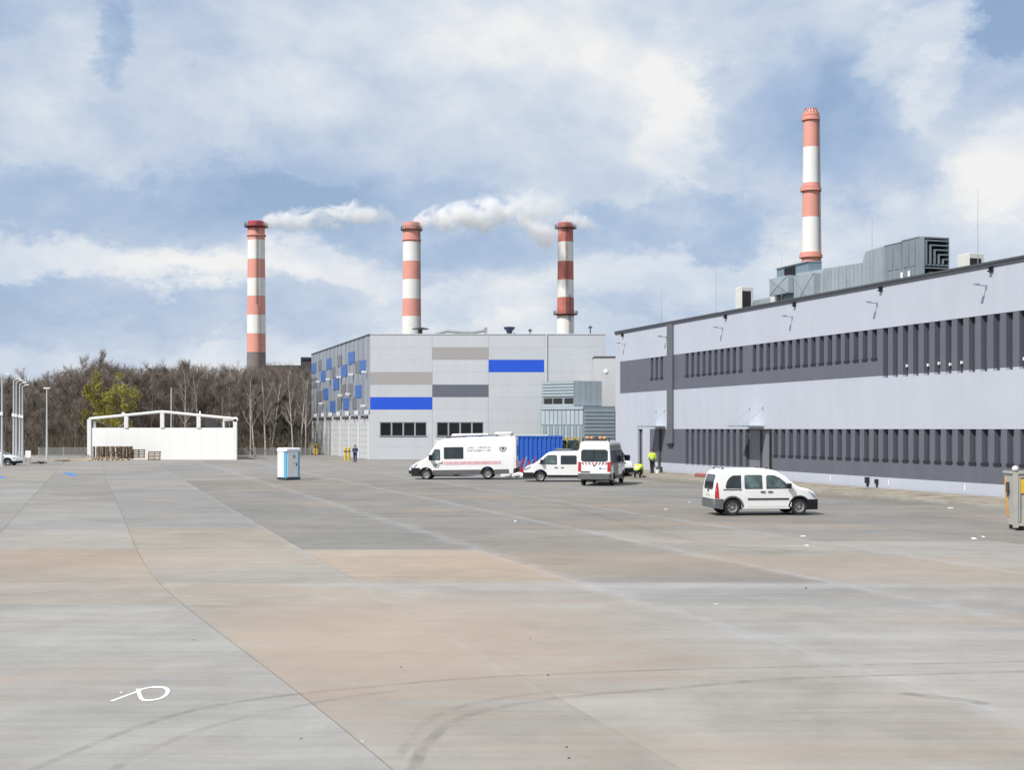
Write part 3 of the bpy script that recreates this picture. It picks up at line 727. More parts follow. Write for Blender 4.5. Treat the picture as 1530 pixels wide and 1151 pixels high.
# ---------------------------------------------------------------- smokestacks
CW = mat('stack_white', (.78,.77,.75), .7, var=.04, scale=.15, dirt=.05); CR = mat('stack_faded_red', (.70,.31,.25), .7, var=.07, scale=.15, dirt=.06)
CRT = mat('stack_fresh_red', (.55,.06,.09), .7, var=.1, scale=.3); CG = mat('stack_bare_concrete', (.20,.175,.17), .85, var=.1, scale=.2); CDK = mat('stack_ironwork', (.10,.07,.07), .6)
CRD = mat('stack_sooty_red', (.50,.155,.125), .75, var=.18, scale=.12, dirt=.15)
def stack(label, px, Y, pxtop, pxbot, pyb, bands, rings, ladder=None, cap=None, plat=()):
    """bands: list of (py_top, py_bottom, material)"""
    k = Y/F; t_ = thing('smokestack', label, 'smokestack', (wx(px,Y),Y,0), 0)
    ytop = bands[0][0]
    def rad(py): f = (py-ytop)/(pyb-ytop); return (pxtop+(pxbot-pxtop)*f)/2*k
    zof = lambda py: wz(py, Y)
    for a, b, m_ in bands:
        z1, z0 = zof(a), max(-1, zof(b))
        MB().lathe([(rad(b),z0+.02),(rad((a+b)/2),(z0+z1)/2),(rad(a),z1-.02)],40).build('band', m_, t_, smooth=40)
    for py, w, h, m_ in rings:
        r = rad(py); z = zof(py)
        MB().lathe([(r*.98,z-h/2),(r+w,z-h/2),(r+w,z+h/2),(r*.98,z+h/2)],40).build('ring', m_, t_, smooth=40)
    for py, w in plat:
        r = rad(py); z = zof(py); b = MB()
        b.lathe([(r*.99,z-.12),(r+w,z-.12),(r+w,z+.12),(r*.99,z+.12)],32)
        for i in range(24):
            a = 2*math.pi*i/24; b.bar(((r+w*.95)*math.cos(a),(r+w*.95)*math.sin(a),z),((r+w*.95)*math.cos(a),(r+w*.95)*math.sin(a),z+1.5),.14)
            a2 = 2*math.pi*(i+1)/24
            for h in (.8,1.5): b.bar(((r+w*.95)*math.cos(a),(r+w*.95)*math.sin(a),z+h),((r+w*.95)*math.cos(a2),(r+w*.95)*math.sin(a2),z+h),.12)
        b.build('platform', CDK, t_)
    if cap:
        r = rad(ytop); z = zof(ytop)
        MB().lathe([(r*1.02,z),(r*.93,z+cap*.55),(r*.62,z+cap),(r*.5,z+cap*.98),(r*.48,z)],32).build('crown_cap', CR, t_, smooth=40)
        b = MB()
        for i in range(14):
            a = 2*math.pi*i/14; b.bar((r*.98*math.cos(a),r*.98*math.sin(a),z+cap*.1),(r*.72*math.cos(a),r*.72*math.sin(a),z+cap*.92),.35)
        b.build('cap_rib', CDK, t_)
    else:
        r = rad(ytop); z = zof(ytop); MB().lathe([(r*.8,z-3),(r*.8,z-.05)],24).build('flue', CDK, t_)
    for fx_, y0, y1 in (ladder or []):
        b = MB(); r0, r1 = rad(y0), rad(y1); a = -math.acos(max(-1,min(1,fx_))); ca, sa = math.cos(a), math.sin(a); tx, ty = -sa, ca
        P = lambda r, z, o_: (r*ca+tx*o_, r*sa+ty*o_, z)
        for o_ in (-.45,.45): b.bar(P(r0+.35,zof(y0),o_),P(r1+.35,zof(y1),o_),.16)
        z = zof(y1)
        while z < zof(y0):
            f = (z-zof(y1))/(zof(y0)-zof(y1)); r = r1+(r0-r1)*f+.35
            b.bar(P(r,z,-.45),P(r,z,.45),.08); z += 1.2
        b.build('ladder', CDK, t_)
    return t_
stack('leftmost red and white smokestack with a bright crimson top and grey bare foot', 383, 600, 25, 29.5, 650,
      [(331,342,CRT),(342,359,CR),(359,388,CW),(388,416,CR),(416,443,CW),(443,471,CR),(471,499,CW),(499,527,CR),(527,660,CG)], [(352,.5,.6,CR)], [(.28,333,455),(.45,459,560)], plat=((339,1.5),))
stack('second smokestack from the left with white steam and a salmon red top', 615, 600, 25.5, 30, 650,
      [(333,343,CR),(343,362,CR),(362,391,CW),(391,418,CR),(418,447,CW),(447,473,CR),(473,660,CW)], [(359,.4,.6,CR)], [(.9,335,500)], plat=((344,1.0),))
stack('sooty red and white smokestack wrapped in wisps of steam behind the depot', 845, 620, 22.5, 29, 650,
      [(333,342,CRD),(342,362,CRD),(362,391,CW),(391,418.6,CRD),(418.6,445,CW),(445,473,CRD),(473,660,CW)], [], [(.12,335,470),(.45,440,560)], plat=((341,1.5),(470,1.7)))
stack('tallest smokestack with a domed red cap rising behind the hall roof units', 1211.5, 430, 21.5, 33, 641,
      [(170,220,CR),(220,274,CW),(274,324.6,CR),(324.6,378,CW),(378,450,CR),(450,500,CW),(500,660,CR)],
      [(177,.55,1.3,CR),(171,.35,.8,CR),(283.5,.75,1.0,CR),(279,.4,.6,CR),(383,.8,1.0,CR),(379,.5,.7,CR)], [(.86,175,440)], cap=1.7)

# ---------------------------------------------------------------- steam
def steam(name, label, pts, dens, seed, nsc=.11, lo=.42, hi=.62):
    """pts: (px, py, radius px) along the plume at depth Y"""
    m = bpy.data.materials.new(name); m.use_nodes = True
    g = NT(m.node_tree); g.n.clear(); out = g.new('ShaderNodeOutputMaterial'); pv = g.new('ShaderNodeVolumePrincipled')
    pv.inputs['Color'].default_value = (1,1,1,1); pv.inputs['Anisotropy'].default_value = 0.0
    pos = g.vm('ADD', g.new('ShaderNodeTexCoord').outputs['Object'], (seed*37.0,0,0))
    n = g.noise(g.vm('MULTIPLY', pos, (.8,1,1)), nsc, 7, .66, 1.1)
    # density falls off from the plume's axis, whose course is given by the control points
    x, y, z = g.sep(g.new('ShaderNodeTexCoord').outputs['Object'])
    Y = pts[0][3]; k = Y/F
    x0, x1 = wx(min(p[0] for p in pts),Y), wx(max(p[0] for p in pts),Y)
    cz = g.new('ShaderNodeFloatCurve'); cr = g.new('ShaderNodeFloatCurve'); u = g.maprange(x, x0, x1)
    zc0, zc1 = min(wz(p[1],Y) for p in pts)-1, max(wz(p[1],Y) for p in pts)+1; rm = max(p[2] for p in pts)*k
    for node, val in ((cz, lambda p: (wz(p[1],Y)-zc0)/(zc1-zc0)), (cr, lambda p: p[2]*k/rm)):
        cu = node.mapping.curves[0]; sp = sorted(pts, key=lambda p: p[0])
        while len(cu.points) < len(sp): cu.points.new(.5, .5)
        for q, p in zip(cu.points, sp): q.location = ((wx(p[0],Y)-x0)/(x1-x0), val(p))
        node.mapping.update(); g.put(node.inputs['Value'], u)
    zz = g.m('SUBTRACT', z, g.m('ADD', g.m('MULTIPLY', cz.outputs[0], zc1-zc0), zc0))
    rr = g.m('MULTIPLY', cr.outputs[0], rm)
    d = g.m('DIVIDE', g.m('SQRT', g.m('ADD', g.m('MULTIPLY', zz, zz), g.m('MULTIPLY', g.m('SUBTRACT', y, Y), g.m('SUBTRACT', y, Y)))), rr)
    fall = g.m('SUBTRACT', 1.0, d)
    v = g.m('ADD', g.m('MULTIPLY', fall, .36), g.m('SUBTRACT', g.m('MULTIPLY', n, 1.35), .33))
    v = g.m('ADD', v, g.m('MULTIPLY', g.maprange(u, .35, 0), .16)) if seed < 3 else v
    v = g.maprange(v, lo, hi, smooth=True)
    v = g.m('MULTIPLY', v, g.maprange(d, 1.0, .82)); v = g.m('MULTIPLY', v, g.m('MULTIPLY', g.maprange(u, 0, .02), g.maprange(u, 1, .55)))
    g.put(pv.inputs['Density'], g.m('MULTIPLY', v, dens)); g.l.new(pv.outputs[0], out.inputs['Volume'])
    b = MB(); n_ = 14; sp = sorted(pts, key=lambda p: p[0]); vs = []
    for p in sp:
        for i in range(n_):
            a = 2*math.pi*i/n_; vs.append((wx(p[0],Y), Y+math.cos(a)*p[2]*k*1.05, wz(p[1],Y)+math.sin(a)*p[2]*k*1.05))
    fs = [(j*n_+i, j*n_+(i+1)%n_, (j+1)*n_+(i+1)%n_, (j+1)*n_+i) for j in range(len(sp)-1) for i in range(n_)]
    fs += [tuple(range(n_-1,-1,-1)), tuple(range((len(sp)-1)*n_, len(sp)*n_))]
    b.add(vs, fs)
    return b.build('steam_plume', m, label=label, category='steam', kind='stuff')
steam('steam_a', 'thin white steam trailing right from the leftmost smokestack', [(388,334,6,600),(400,331,13,600),(430,328,19,600),(470,325,23,600),(510,321,25,600),(560,320,24,600),(600,322,18,600)], .34, 1, lo=.42, hi=.74)
steam('steam_b', 'thick white steam blowing right from the second smokestack', [(616,334,7,600),(635,330,19,600),(670,326,28,600),(705,322,33,600),(745,316,34,600),(790,310,34,600),(850,308,26,600)], .36, 2, lo=.44, hi=.76)
steam('steam_c', 'ragged wisp of steam drifting left of the sooty smokestack', [(770,322,10,616),(785,332,26,616),(805,345,34,616),(825,352,24,616),(842,338,14,616),(850,333,5,616)], .30, 3, lo=.46, hi=.76)
steam('steam_d', 'small wisp of steam right of the sooty smokestack top', [(838,330,4,617),(850,328,14,617),(868,332,22,617),(885,338,24,617),(905,345,16,617)], .26, 5, lo=.46, hi=.76)

# ---------------------------------------------------------------- far power station roof line behind the wood
pw = thing('power_station', 'dark low power station block showing above the wood left of the depot', 'building', (wx(430,420),420,0))
PWM = mat('power_station_dark', (.06,.055,.06), .8, var=.2)
MB().box(-9,5,0,20,0,wz(546,420)).build('main_block', PWM, pw); MB().box(4.2,9,-1,12,0,wz(534,420)).build('stair_tower', PWM, pw)
MB().box(4.6,8.6,-1.1,-.98,wz(540,420),wz(536.5,420)).build('window_strip', GLS, pw)

# ---------------------------------------------------------------- the wood
def barkmat(name, col, spread=.25, var=.25, dark=None):
    m = mat(name, col, .9, var=var, scale=1.2, spec=.15, spread=spread)
    return m
BARK = barkmat('grey_brown_bark', (.17,.145,.125)); TWIG = barkmat('brown_twigs', (.21,.176,.148), .3); TWIG2 = barkmat('reddish_twigs', (.205,.165,.138), .3)
BIRCH = mat('birch_bark', (.46,.43,.40), .8, var=.25, scale=1.5, dirt=.25); BTW = barkmat('birch_twigs', (.20,.16,.14), .2)
WILL = mat('willow_catkins', (.37,.34,.075), .9, var=.3, scale=1.0, spread=.2); EVG = mat('dark_pine_needles', (.035,.05,.028), .9, var=.35, spread=.2)
def tree_meshes(seed, H, spread, ntw, first=.3, birch=False, twlen=1.1, twr=.016, lean=0.0):
    rr = random.Random(seed); tr = MB(); tw = MB()
    def sliver(p, d, L, w):
        a = d.cross(Vector((rr.uniform(-1,1),rr.uniform(-1,1),rr.uniform(-1,1)))).normalized()*w
        e = p+d*L
        mid = p+d*L*.5+Vector((rr.uniform(-.08,.08),rr.uniform(-.08,.08),rr.uniform(-.03,.08)))*L
        tw.add([p-a,p+a,mid+a*.8,mid-a*.8,e], [(0,1,2,3),(3,2,4)])
    ends = []
    def limb(p, d, L, r, lv):
        n = 4 if lv < 2 else 3; q = p.copy(); pts = [q.copy()]; rs = [r]
        for i in range(n):
            d = (d+Vector((rr.uniform(-.13,.13),rr.uniform(-.13,.13),rr.uniform(-.02,.12)))*(1.0 if lv else .5)).normalized()
            q = q+d*L/n; pts.append(q.copy()); rs.append(r*(1-.72*(i+1)/n) if lv else r*(1-.85*(i+1)/n))
        if lv <= 2: tr.path(pts, rs, 6 if lv == 0 else 4)
        for i in range(1, n+1):
            ends.append((pts[i], (pts[i]-pts[i-1]).normalized(), lv))
        if lv < 2:
            m_ = {0: 9, 1: 5}[lv]
            for k in range(m_):
                f = rr.uniform(first, .97) if lv == 0 else rr.uniform(.25, 1)
                i = min(n-1, int(f*n)); t = f*n-i; b = pts[i].lerp(pts[i+1], t)
                az = rr.uniform(0, 2*math.pi); up = rr.uniform(.35, 1.0) if not birch else rr.uniform(.8, 1.8)
                dd = Vector((math.cos(az), math.sin(az), up)).normalized()
                if lv: dd = (dd+d).normalized()
                limb(b, dd, L*(spread*(1.15-f*.6) if lv == 0 else .55)*rr.uniform(.7,1.1), max(.012, rs[i]*(.42 if lv==0 else .5)), lv+1)
    limb(Vector((0,0,-.2)), Vector((lean,0,1)).normalized(), H*.96, H*.0125, 0)
    ends2 = [e for e in ends if e[2] > 0 or e[0].z > H*.6]
    for k in range(ntw):
        p, d, lv = ends2[rr.randrange(len(ends2))]
        dd = (d*.8+Vector((rr.uniform(-1,1),rr.uniform(-1,1),rr.uniform(-.35,1.1)))).normalized()
        p2 = p-d*rr.uniform(0,.5)
        sliver(p2, dd, twlen*rr.uniform(.5,1.3), twr*rr.uniform(.6,1.2))
        if rr.random() < .6:
            q = p2+dd*twlen*.4; sliver(q, (dd+Vector((rr.uniform(-1,1),rr.uniform(-1,1),rr.uniform(-.4,.8)))).normalized(), twlen*rr.uniform(.4,.8), twr*.7)
    return tr, tw
KINDS_ = []
for k in range(7):
    tr, tw = tree_meshes(100+k, 12.0, .34+.03*(k%3), 2300, first=.22, twlen=.85, twr=.012)
    KINDS_.append((tr.mesh('trunk', BARK), tw.mesh('crown', TWIG if k % 2 else TWIG2)))
tr, tw = tree_meshes(155, 12.0, .15, 900, first=.4, twlen=.7, twr=.011); SPIRE = (tr.mesh('trunk', BARK), tw.mesh('crown', TWIG))
BK = []
for k in range(4):
    tr, tw = tree_meshes(300+k, 12.0, .27, 330, first=.38, birch=True, twlen=1.0, twr=.013, lean=[-.05,.07,.0,-.1][k])
    BK.append((tr.mesh('trunk', BIRCH), tw.mesh('crown', BTW)))
def plant_tree(meshes, x, y, h, rz, label, group, cat='tree', name='bare_tree', sxy=1.0):
    t_ = thing(name, label, cat, (x,y,-.3), rz, group); t_.scale = (h/12*sxy, h/12*sxy, h/12)
    obj('trunk', meshes[0], t_); obj('crown', meshes[1], t_); return t_
def skyline(px):
    pts = [(-60,566),(0,557),(40,566),(80,553),(110,545),(150,538),(190,545),(230,545),(290,541),(340,546),(380,543),(420,546),(470,548),(520,552)]
    for (a, ya_), (b, yb_) in zip(pts, pts[1:]):
        if px <= b: return ya_+(yb_-ya_)*(px-a)/(b-a)
    return 552
rt = random.Random(21)
def zone(px):
    for lim, w in ((20,'left of the street lamp cluster'),(48,'right behind the street lamp cluster'),(76,'behind the lone flat headed lamp'),(132,'between the lone lamp and the shed'),(192,'behind the left end of the shed'),(243,'left of the shed gable peak'),(300,'right of the shed gable peak'),(354,'behind the right end of the shed'),(405,'under the leftmost smokestack')):
        if px < lim: return w
    return 'between the leftmost smokestack and the depot'

for row, (Y, step) in enumerate(((176,15.0),(184,13.5),(193,12.5),(203,12.0))):
    px = -45+row*4.0
    while px < (456 if Y < 190 else 462):
        top = skyline(px)+rt.uniform(-4,14)+(14-row*4.0)
        h = (wz(top, Y)+.5)*.915
        plant_tree(KINDS_[rt.randrange(7)], wx(px,Y), Y+rt.uniform(-3,3), h, rt.uniform(0,6.28),
            'bare brown tree '+zone(px)+', '+['front','second','third','rear'][row]+' row of the wood',
            ['front trees of the wood','second row trees of the wood','third row trees of the wood','rear trees of the wood'][row], sxy=rt.uniform(.85,1.15))
        px += step*rt.uniform(.75,1.25)
# tall bare tops that stick out of the skyline
for px, py in ((121,531),(142,522),(158,534),(283,538)):
    plant_tree(SPIRE, wx(px,198), 198, wz(py,198)+.3, rt.uniform(0,6.28), {121:'tall bare tree top left of the highest one on the skyline',142:'tallest bare tree, its top the highest above the wood',158:'tall bare tree top just right of the highest one',283:'tall bare tree top above the right half of the shed'}[px], 'tall tops above the wood', sxy=.8)
BX = [(210,175,-.02),(225,175.5,.05),(278,171,0),(304,172,0),(330,174,.0),(344,174.5,0),(374,169,0),(381,169.6,.06),(397,170,.0),(404,171,.1),(438,169,-.1),(449,172,.0),(456,170.5,0)]
BY = [572,575,548,552,556,558,560,566,552,556,553,560,556]
blab = {0:'left white birch of the forked pair behind the white shed',1:'right white birch of the forked pair behind the white shed',2:'birch with a fine pale crown behind the middle of the shed',3:'birch behind the third shed column from the left',4:'slender birch over the right half of the shed',5:'thin birch just left of the shed right corner',
        6:'straight white birch under the leftmost smokestack',7:'leaning white birch beside the straight one under the smokestack',8:'pale birch with a forked top right of the leftmost smokestack',9:'thin birch leaning right next to the forked birch',10:'birch leaning left midway between smokestack and depot',11:'slim birch close to the depot corner',12:'white birch right against the depot left edge'}
for i, ((px, Y, ln), py) in enumerate(zip(BX, BY)):
    t_ = plant_tree(BK[i%4], wx(px,Y), Y, wz(py,Y)+.3, rt.uniform(0,6.28), blab[i], 'birches at the edge of the wood', name='birch_tree', sxy=.85)
    t_.rotation_euler.y = ln
# willows in yellow catkins: many small clumps on whippy limbs
def leaf_crown(seed, n, rx, rz_, zc, sz, drop=False):
    rr = random.Random(seed); b = MB(); cl = []
    for k in range(26):
        while True:
            v = Vector((rr.uniform(-1,1),rr.uniform(-1,1),rr.uniform(-1,1)))
            if v.length < 1: break
        cl.append((Vector((v.x*rx,v.y*rx,zc+v.z*rz_)), rr.uniform(.35,.8)*rx*.5))
    for k in range(n):
        c, r = cl[rr.randrange(len(cl))]
        v = Vector((rr.gauss(0,1),rr.gauss(0,1),rr.gauss(0,1.25))).normalized()*r*rr.uniform(.3,1.05); p = c+v
        d = Vector((rr.uniform(-1,1),rr.uniform(-1,1),rr.uniform(-1,1))).normalized(); e = d.cross(Vector((0,.3,1))).normalized(); s_ = sz*rr.uniform(.6,1.3)
        b.add([p-e*s_*.4, p+d*s_, p+e*s_*.4, p-d*s_], [(0,1,2,3)])
    return b
tr, tw = tree_meshes(77, 9.0, .3, 250, first=.15)
for i, (px, py, w, lb) in enumerate(((149,551,2.4,'left yellow green willow bush among the bare trees'),(178,558,2.6,'right smaller yellow green willow bush among the bare trees'))):
    Y = 171.0; h = wz(py, Y)
    t_ = thing('willow_tree', lb, 'tree', (wx(px,Y),Y,-.2), i*1.3, 'yellow willows in the wood'); 
    o1 = obj('trunk', (tr.mesh('trunk', BARK)), t_); o1.scale = (h/9*.9,)*3
    o2 = obj('twigs', (tw.mesh('twigs', WILL)), t_); o2.scale = (h/9*.9,)*3
    leaf_crown(40+i, 6000, w, h*.38, h*.62, .13).build('crown', WILL, t_)
# a few dark evergreens and rusty bushes inside the wood
for i, (px, py, Y, w) in enumerate(((383,556,178,1.2),(424,585,172,1.3),(432,615,171,1.4),(58,560,185,1.5),(405,600,178,1.0))):
    h = wz(py, Y); t_ = thing('evergreen_tree', ['dark evergreen beside the foot of the leftmost smokestack','dark evergreen clump between leaning birches','low dark evergreen bush left of the depot','dark evergreen in the wood above the street lamps','small dark evergreen below the forked birch'][i], 'tree', (wx(px,Y),Y,-.2))
    MB().tube((0,0,0),(0,0,h*.9),.13,.03).build('trunk', BARK, t_); leaf_crown(60+i, 700, w, h*.33, h*.62, .16).build('crown', EVG, t_)
# depth of the wood: stems and brush too dense to count, and undergrowth along its edge
rr = random.Random(5); b = MB()
for k in range(3200):
    px = rr.uniform(-80,560); Y = rr.uniform(206,232); x = wx(px,Y); top = wz(skyline(px)+rr.uniform(2,30),Y); z0 = rr.uniform(0, top*.75); r = rr.uniform(.03,.09)
    d = Vector((rr.uniform(-.25,.25),rr.uniform(-.2,.2),1)).normalized(); L = (top-z0)*rr.uniform(.5,1)
    p = Vector((x,Y,z0)); e = p+d*L; s_ = Vector((1,0,0))*r
    b.add([p-s_,p+s_,e+s_*.3,e-s_*.3],[(0,1,2,3)])
for k in range(26000):
    px = rr.uniform(-80,560); Y = rr.uniform(206,232); x = wx(px,Y); top = wz(skyline(px)+8,Y); z = top*(rr.random()**.7)
    d = Vector((rr.uniform(-1,1),rr.uniform(-.5,.5),rr.uniform(-.2,1.2))).normalized(); L = rr.uniform(.6,1.7); s_ = d.cross(Vector((0,1,0))).normalized()*rr.uniform(.018,.04); p = Vector((x,Y,z))
    b.add([p-s_,p+s_,p+d*L],[(0,1,2)])
b.build('deep_wood', TWIG, label='dense brown mass of stems and twigs deep in the wood', category='woodland', kind='stuff')
b = MB(); 
for k in range(16000):
    px = rr.uniform(-60,452); Y = rr.uniform(166,205); x = wx(px,Y); z = rr.random()**1.6*2.6-.1
    d = Vector((rr.uniform(-1,1),rr.uniform(-.5,.5),rr.uniform(.1,1.4))).normalized(); L = rr.uniform(.4,1.2); s_ = d.cross(Vector((0,1,0))).normalized()*rr.uniform(.012,.03); p = Vector((x,Y,z))
    b.add([p-s_,p+s_,p+d*L],[(0,1,2)])
b.build('undergrowth', mat('bramble_brown', (.105,.088,.06), .95, var=.4, scale=.3), label='tangled dry undergrowth at the foot of the wood', category='undergrowth', kind='stuff')

# ---------------------------------------------------------------- white shed
SY = 147.0; SHW = mat('white_shed_sheet', (.85,.85,.83), .5, var=.015, scale=.4); SHP = mat('white_shed_steel', (.80,.80,.78), .45, var=.03)
shed = thing('white_shed', 'white open topped shed with a pitched steel frame in front of the wood', 'shed', (wx(133,SY),SY,0))
w_ = wx(351,SY)-wx(133,SY); wt = wz(639.5,SY); cx_ = [0,w_*.253,w_*.5,w_*.75,w_]; tops = [wz(625.5,SY),wz(620.5,SY),wz(615.5,SY),wz(620.5,SY),wz(625.5,SY)]
np_ = 9
for k in range(np_):
    a, b_ = .22+(w_-.44)*k/np_, .22+(w_-.44)*(k+1)/np_
    MB().box(a+.004,b_-.004,.1,.2,0,wt).build('wall_sheet', SHW, shed)
SD = lambda x, u, z: (x+T.x*u, .35+T.y*u, z)     # the shed runs back parallel to the halls
def shed_slab(xa, ua, xb, ub, z1, name, m_=SHW):
    d = Vector((T.x*(ub-ua)+xb-xa, T.y*(ub-ua), 0)).normalized(); n = Vector((-d.y, d.x, 0))*.05
    P = [Vector(SD(xa,ua,0)), Vector(SD(xb,ub,0))]; vs = [(*(p+sg*n)[:2], z) for z in (0, z1) for p, sg in ((P[0],-1),(P[1],-1),(P[1],1),(P[0],1))]
    MB().add(vs, [(0,3,2,1),(4,5,6,7),(0,1,5,4),(1,2,6,5),(2,3,7,6),(3,0,4,7)]).build(name, m_, shed)
shed_slab(.1,0,.1,14,wt,'side_wall'); shed_slab(w_-.1,0,w_-.1,14,wt,'side_wall'); shed_slab(.1,14,w_-.1,14,wt*.95,'rear_wall')
for x_, t_ in zip(cx_, tops): MB().box(x_-.2,x_+.2,-.02,.32,0 if x_ in (0,w_) else wt+.003,t_-.1).build('column', SHP, shed)
MB().tube((0,.1,tops[0]-.05),(cx_[2],.1,tops[2]),.16,n=10).build('rafter', SHP, shed); MB().tube((cx_[2],.1,tops[2]),(w_,.1,tops[4]-.05),.16,n=10).build('rafter', SHP, shed)
MB().lathe([(.28,-.12),(.28,.12)],12,(w_+.05,.1,tops[4]-.1),axis='y').build('gutter_end', SHP, shed)
MB().tube(SD(0,14,0),SD(0,14,tops[0]-.2),.15,n=8).build('column', SHP, shed); MB().tube(SD(w_,14,0),SD(w_,14,tops[0]-.2),.15,n=8).build('column', SHP, shed); MB().box(.35,.6,.3,.5,0,tops[0]-.3).build('column', SHP, shed)
MB().tube((0,.3,tops[0]-.1),SD(0,14,tops[0]-.1),.14,n=8).build('eaves_beam', SHP, shed); MB().tube((w_,.3,tops[4]-.1),SD(w_,14,tops[4]-.1),.14,n=8).build('eaves_beam', SHP, shed)
sg = mat('brace_steel', (.25,.25,.25), .5, metal=.4)
MB().bar((.2,2,tops[0]-.3),(cx_[1]*.55,4,wt-.3),.13).bar((cx_[1]*.95,2,tops[1]-.4),(cx_[1]*.45,4,wt-.3),.13).build('cross_brace', sg, shed)
MB().box(cx_[2]+w_*.165,cx_[2]+w_*.235,9,10,wt-.5,tops[3]-.35).build('hanging_box', LDK, shed)
MB().box(cx_[1]-.5,cx_[1]-.2,.1,.25,tops[1]-.05,tops[1]+.3).box(cx_[3]+.05,cx_[3]+.2,.1,.25,tops[3],tops[3]+.45).build('vent_stub', SHP, shed)

# ---------------------------------------------------------------- pallets
PLW = mat('weathered_pallet_wood', (.23,.165,.11), .85, var=.3, scale=3, spread=.35); PLN = mat('new_pallet_wood', (.52,.41,.28), .8, var=.15, scale=3)
b = MB()
for i in range(5): b.box(-.6,.6,-.4+i*.175,-.4+i*.175+.1,.122,.144)
for y in (-.35,0,.35): b.box(-.6,.6,y-.05,y+.05,0,.022)
for x in (-.53,0,.53):
    b.box(x-.05,x+.05,-.4,.4,.1,.122)
    for y in (-.35,0,.35): b.box(x-.05,x+.05,y-.05,y+.05,.022,.1)
pal_m, pal_n = b.mesh('pallet', PLW), b.mesh('pallet', PLN)
def pallet(loc, rot, label, group, me=pal_m):
    o = obj('pallet', me, None, loc, None, label=label, category='pallet', group=group); o.rotation_euler = rot; o.scale = (1.15,)*3; return o
PY = 145.6
for k in range(14):
    px = 142+k*4.1
    pallet((wx(px,PY),PY-rnd.uniform(0,.7),.62+.18), (0, R(88+rnd.uniform(-3,3)), rnd.uniform(-.25,.25)), 'dark weathered pallet standing on edge in the row against the shed', 'pallets on edge by the shed')
for i, (px, dz) in enumerate(((139,0),(152,0),(152,.17),(168,0),(168,.17),(183,0))):
    pallet((wx(px,PY-1.6),PY-1.7,dz+.005), (0,0,R(rnd.uniform(-12,12))), 'pale new pallet lying flat in front of the upright pallets', 'pale pallets lying flat', pal_n)
for i, px in enumerate((200,208)):
    pallet((wx(px,PY),PY-.1,.68), (R(84),0,R(90*0)), ['left pallet leaning on the white shed wall beside the dark row','right pallet leaning on the white shed wall beside the dark row'][i], 'pallets leaning on the shed', pal_m)
pallet((wx(231,PY),PY,.46), (R(78),0,0), 'lone brown pallet leaning low on the white shed wall', None, pal_m)
for i, (px, py, w) in enumerate(((122,689,1.6),(112,690,1.2),(92,689.5,1.5),(100,690,1.0))):
    p = gp(px, py); t_ = thing('board_pile', ['pale pile of boards left of the white shed','second pale board pile left of the shed','grey board pile near the single street lamp','low heap of scrap boards near the fence'][i], 'boards', p, R(rnd.uniform(-20,20)))
    for k in range(4): MB().box(-w/2+rnd.uniform(0,.2),w/2,-.3+k*.15,-.3+k*.15+.12,.0+.06*(k%3),.05+.06*(k%3)).build('board', PLN if i < 2 else PLW, t_)

# ---------------------------------------------------------------- fences
WIRE = mat('fence_wire', (.36,.37,.36), .5, metal=.4, var=.05)
def fence(label, px0, px1, Y, h):
    x0, x1 = wx(px0,Y), wx(px1,Y); t_ = thing('mesh_fence', label, 'fence', (x0,Y,-.02)); L = x1-x0; n = max(1, round(L/2.5)); s_ = L/n
    for i in range(n+1): MB().box(i*s_-.04,i*s_+.04,-.04,.04,0,h+.06).build('post', WIRE, t_)
    b = MB(); q = .1
    while q < s_: b.box(q-.012,q+.012,-.012,.012,.03,h); q += .11
    z = .05
    while z < h+.01: b.box(.04,s_-.04,-.014,.014,z-.012,z+.012); z += .2
    me = b.mesh('mesh_panel', WIRE)
    for i in range(n): obj('mesh_panel', me, t_, (i*s_,0,0))
fence('grey mesh fence between the street lamps and the white shed', 58, 132, 155, 1.25)
fence('grey mesh fence between the white shed and the depot', 354, 464, 160, 1.15)

# ---------------------------------------------------------------- street lamps
LPM = mat('lamp_post_grey', (.52,.53,.53), .5, metal=.3, var=.05)
def lamp(px, Y, h, label, two=False, group='tall street lamps at the left edge'):
    t_ = thing('street_lamp', label, 'street lamp', (wx(px,Y),Y,0), 0, group)
    MB().lathe([(.14,0),(.14,.9),(.115,1.0),(.07,h)],10).build('post', LPM, t_, smooth=40)
    MB().box(-.17,.17,-.17,.17,-.02,.06).build('base_plate', LPM, t_)
    if two: MB().box(-.32,.32,-.12,.12,h,h+.14).build('lamp_head', WP, t_)
    else: MB().bar((0,0,h-.1),(.42,0,h+.12),.07).build('arm', LPM, t_); MB().box(.3,.72,-.1,.1,h+.08,h+.18).build('lamp_head', WP, t_)
    MB().box(-.12,.12,-.2,-.06,4.6,4.9).build('camera_box', WP, t_) if not two else None
for px, Y, h, lb in ((3,120,8.2,'tall street lamp at the extreme left edge, behind the white car'),(20.5,131,8.2,'leftmost street lamp of the tight cluster of posts'),(24.5,136,8.2,'second street lamp of the tight cluster of posts'),(29.5,142,8.2,'third street lamp of the tight cluster of posts'),(33.5,150,8.2,'rightmost street lamp of the tight cluster, with its head leaning right')):
    lamp(px, Y, h, lb)
lamp(70, 147, 7.8, 'lone street lamp with a flat head left of the white shed', True)
t_ = thing('mast', 'thin grey mast standing behind the white shed', 'mast', (wx(256,168),168,0))
MB().tube((0,0,0),(0,0,wz(581,168)),.12,.08,10).build('pole', LPM, t_); MB().lathe([(.1,wz(581,168)),(.12,wz(581,168)+.05),(0,wz(581,168)+.12)],8).build('pole_cap', LPM, t_)
p = gp(42,690.5); t_ = thing('notice_board', 'small white board on two legs right of the lamp cluster', 'board', p)
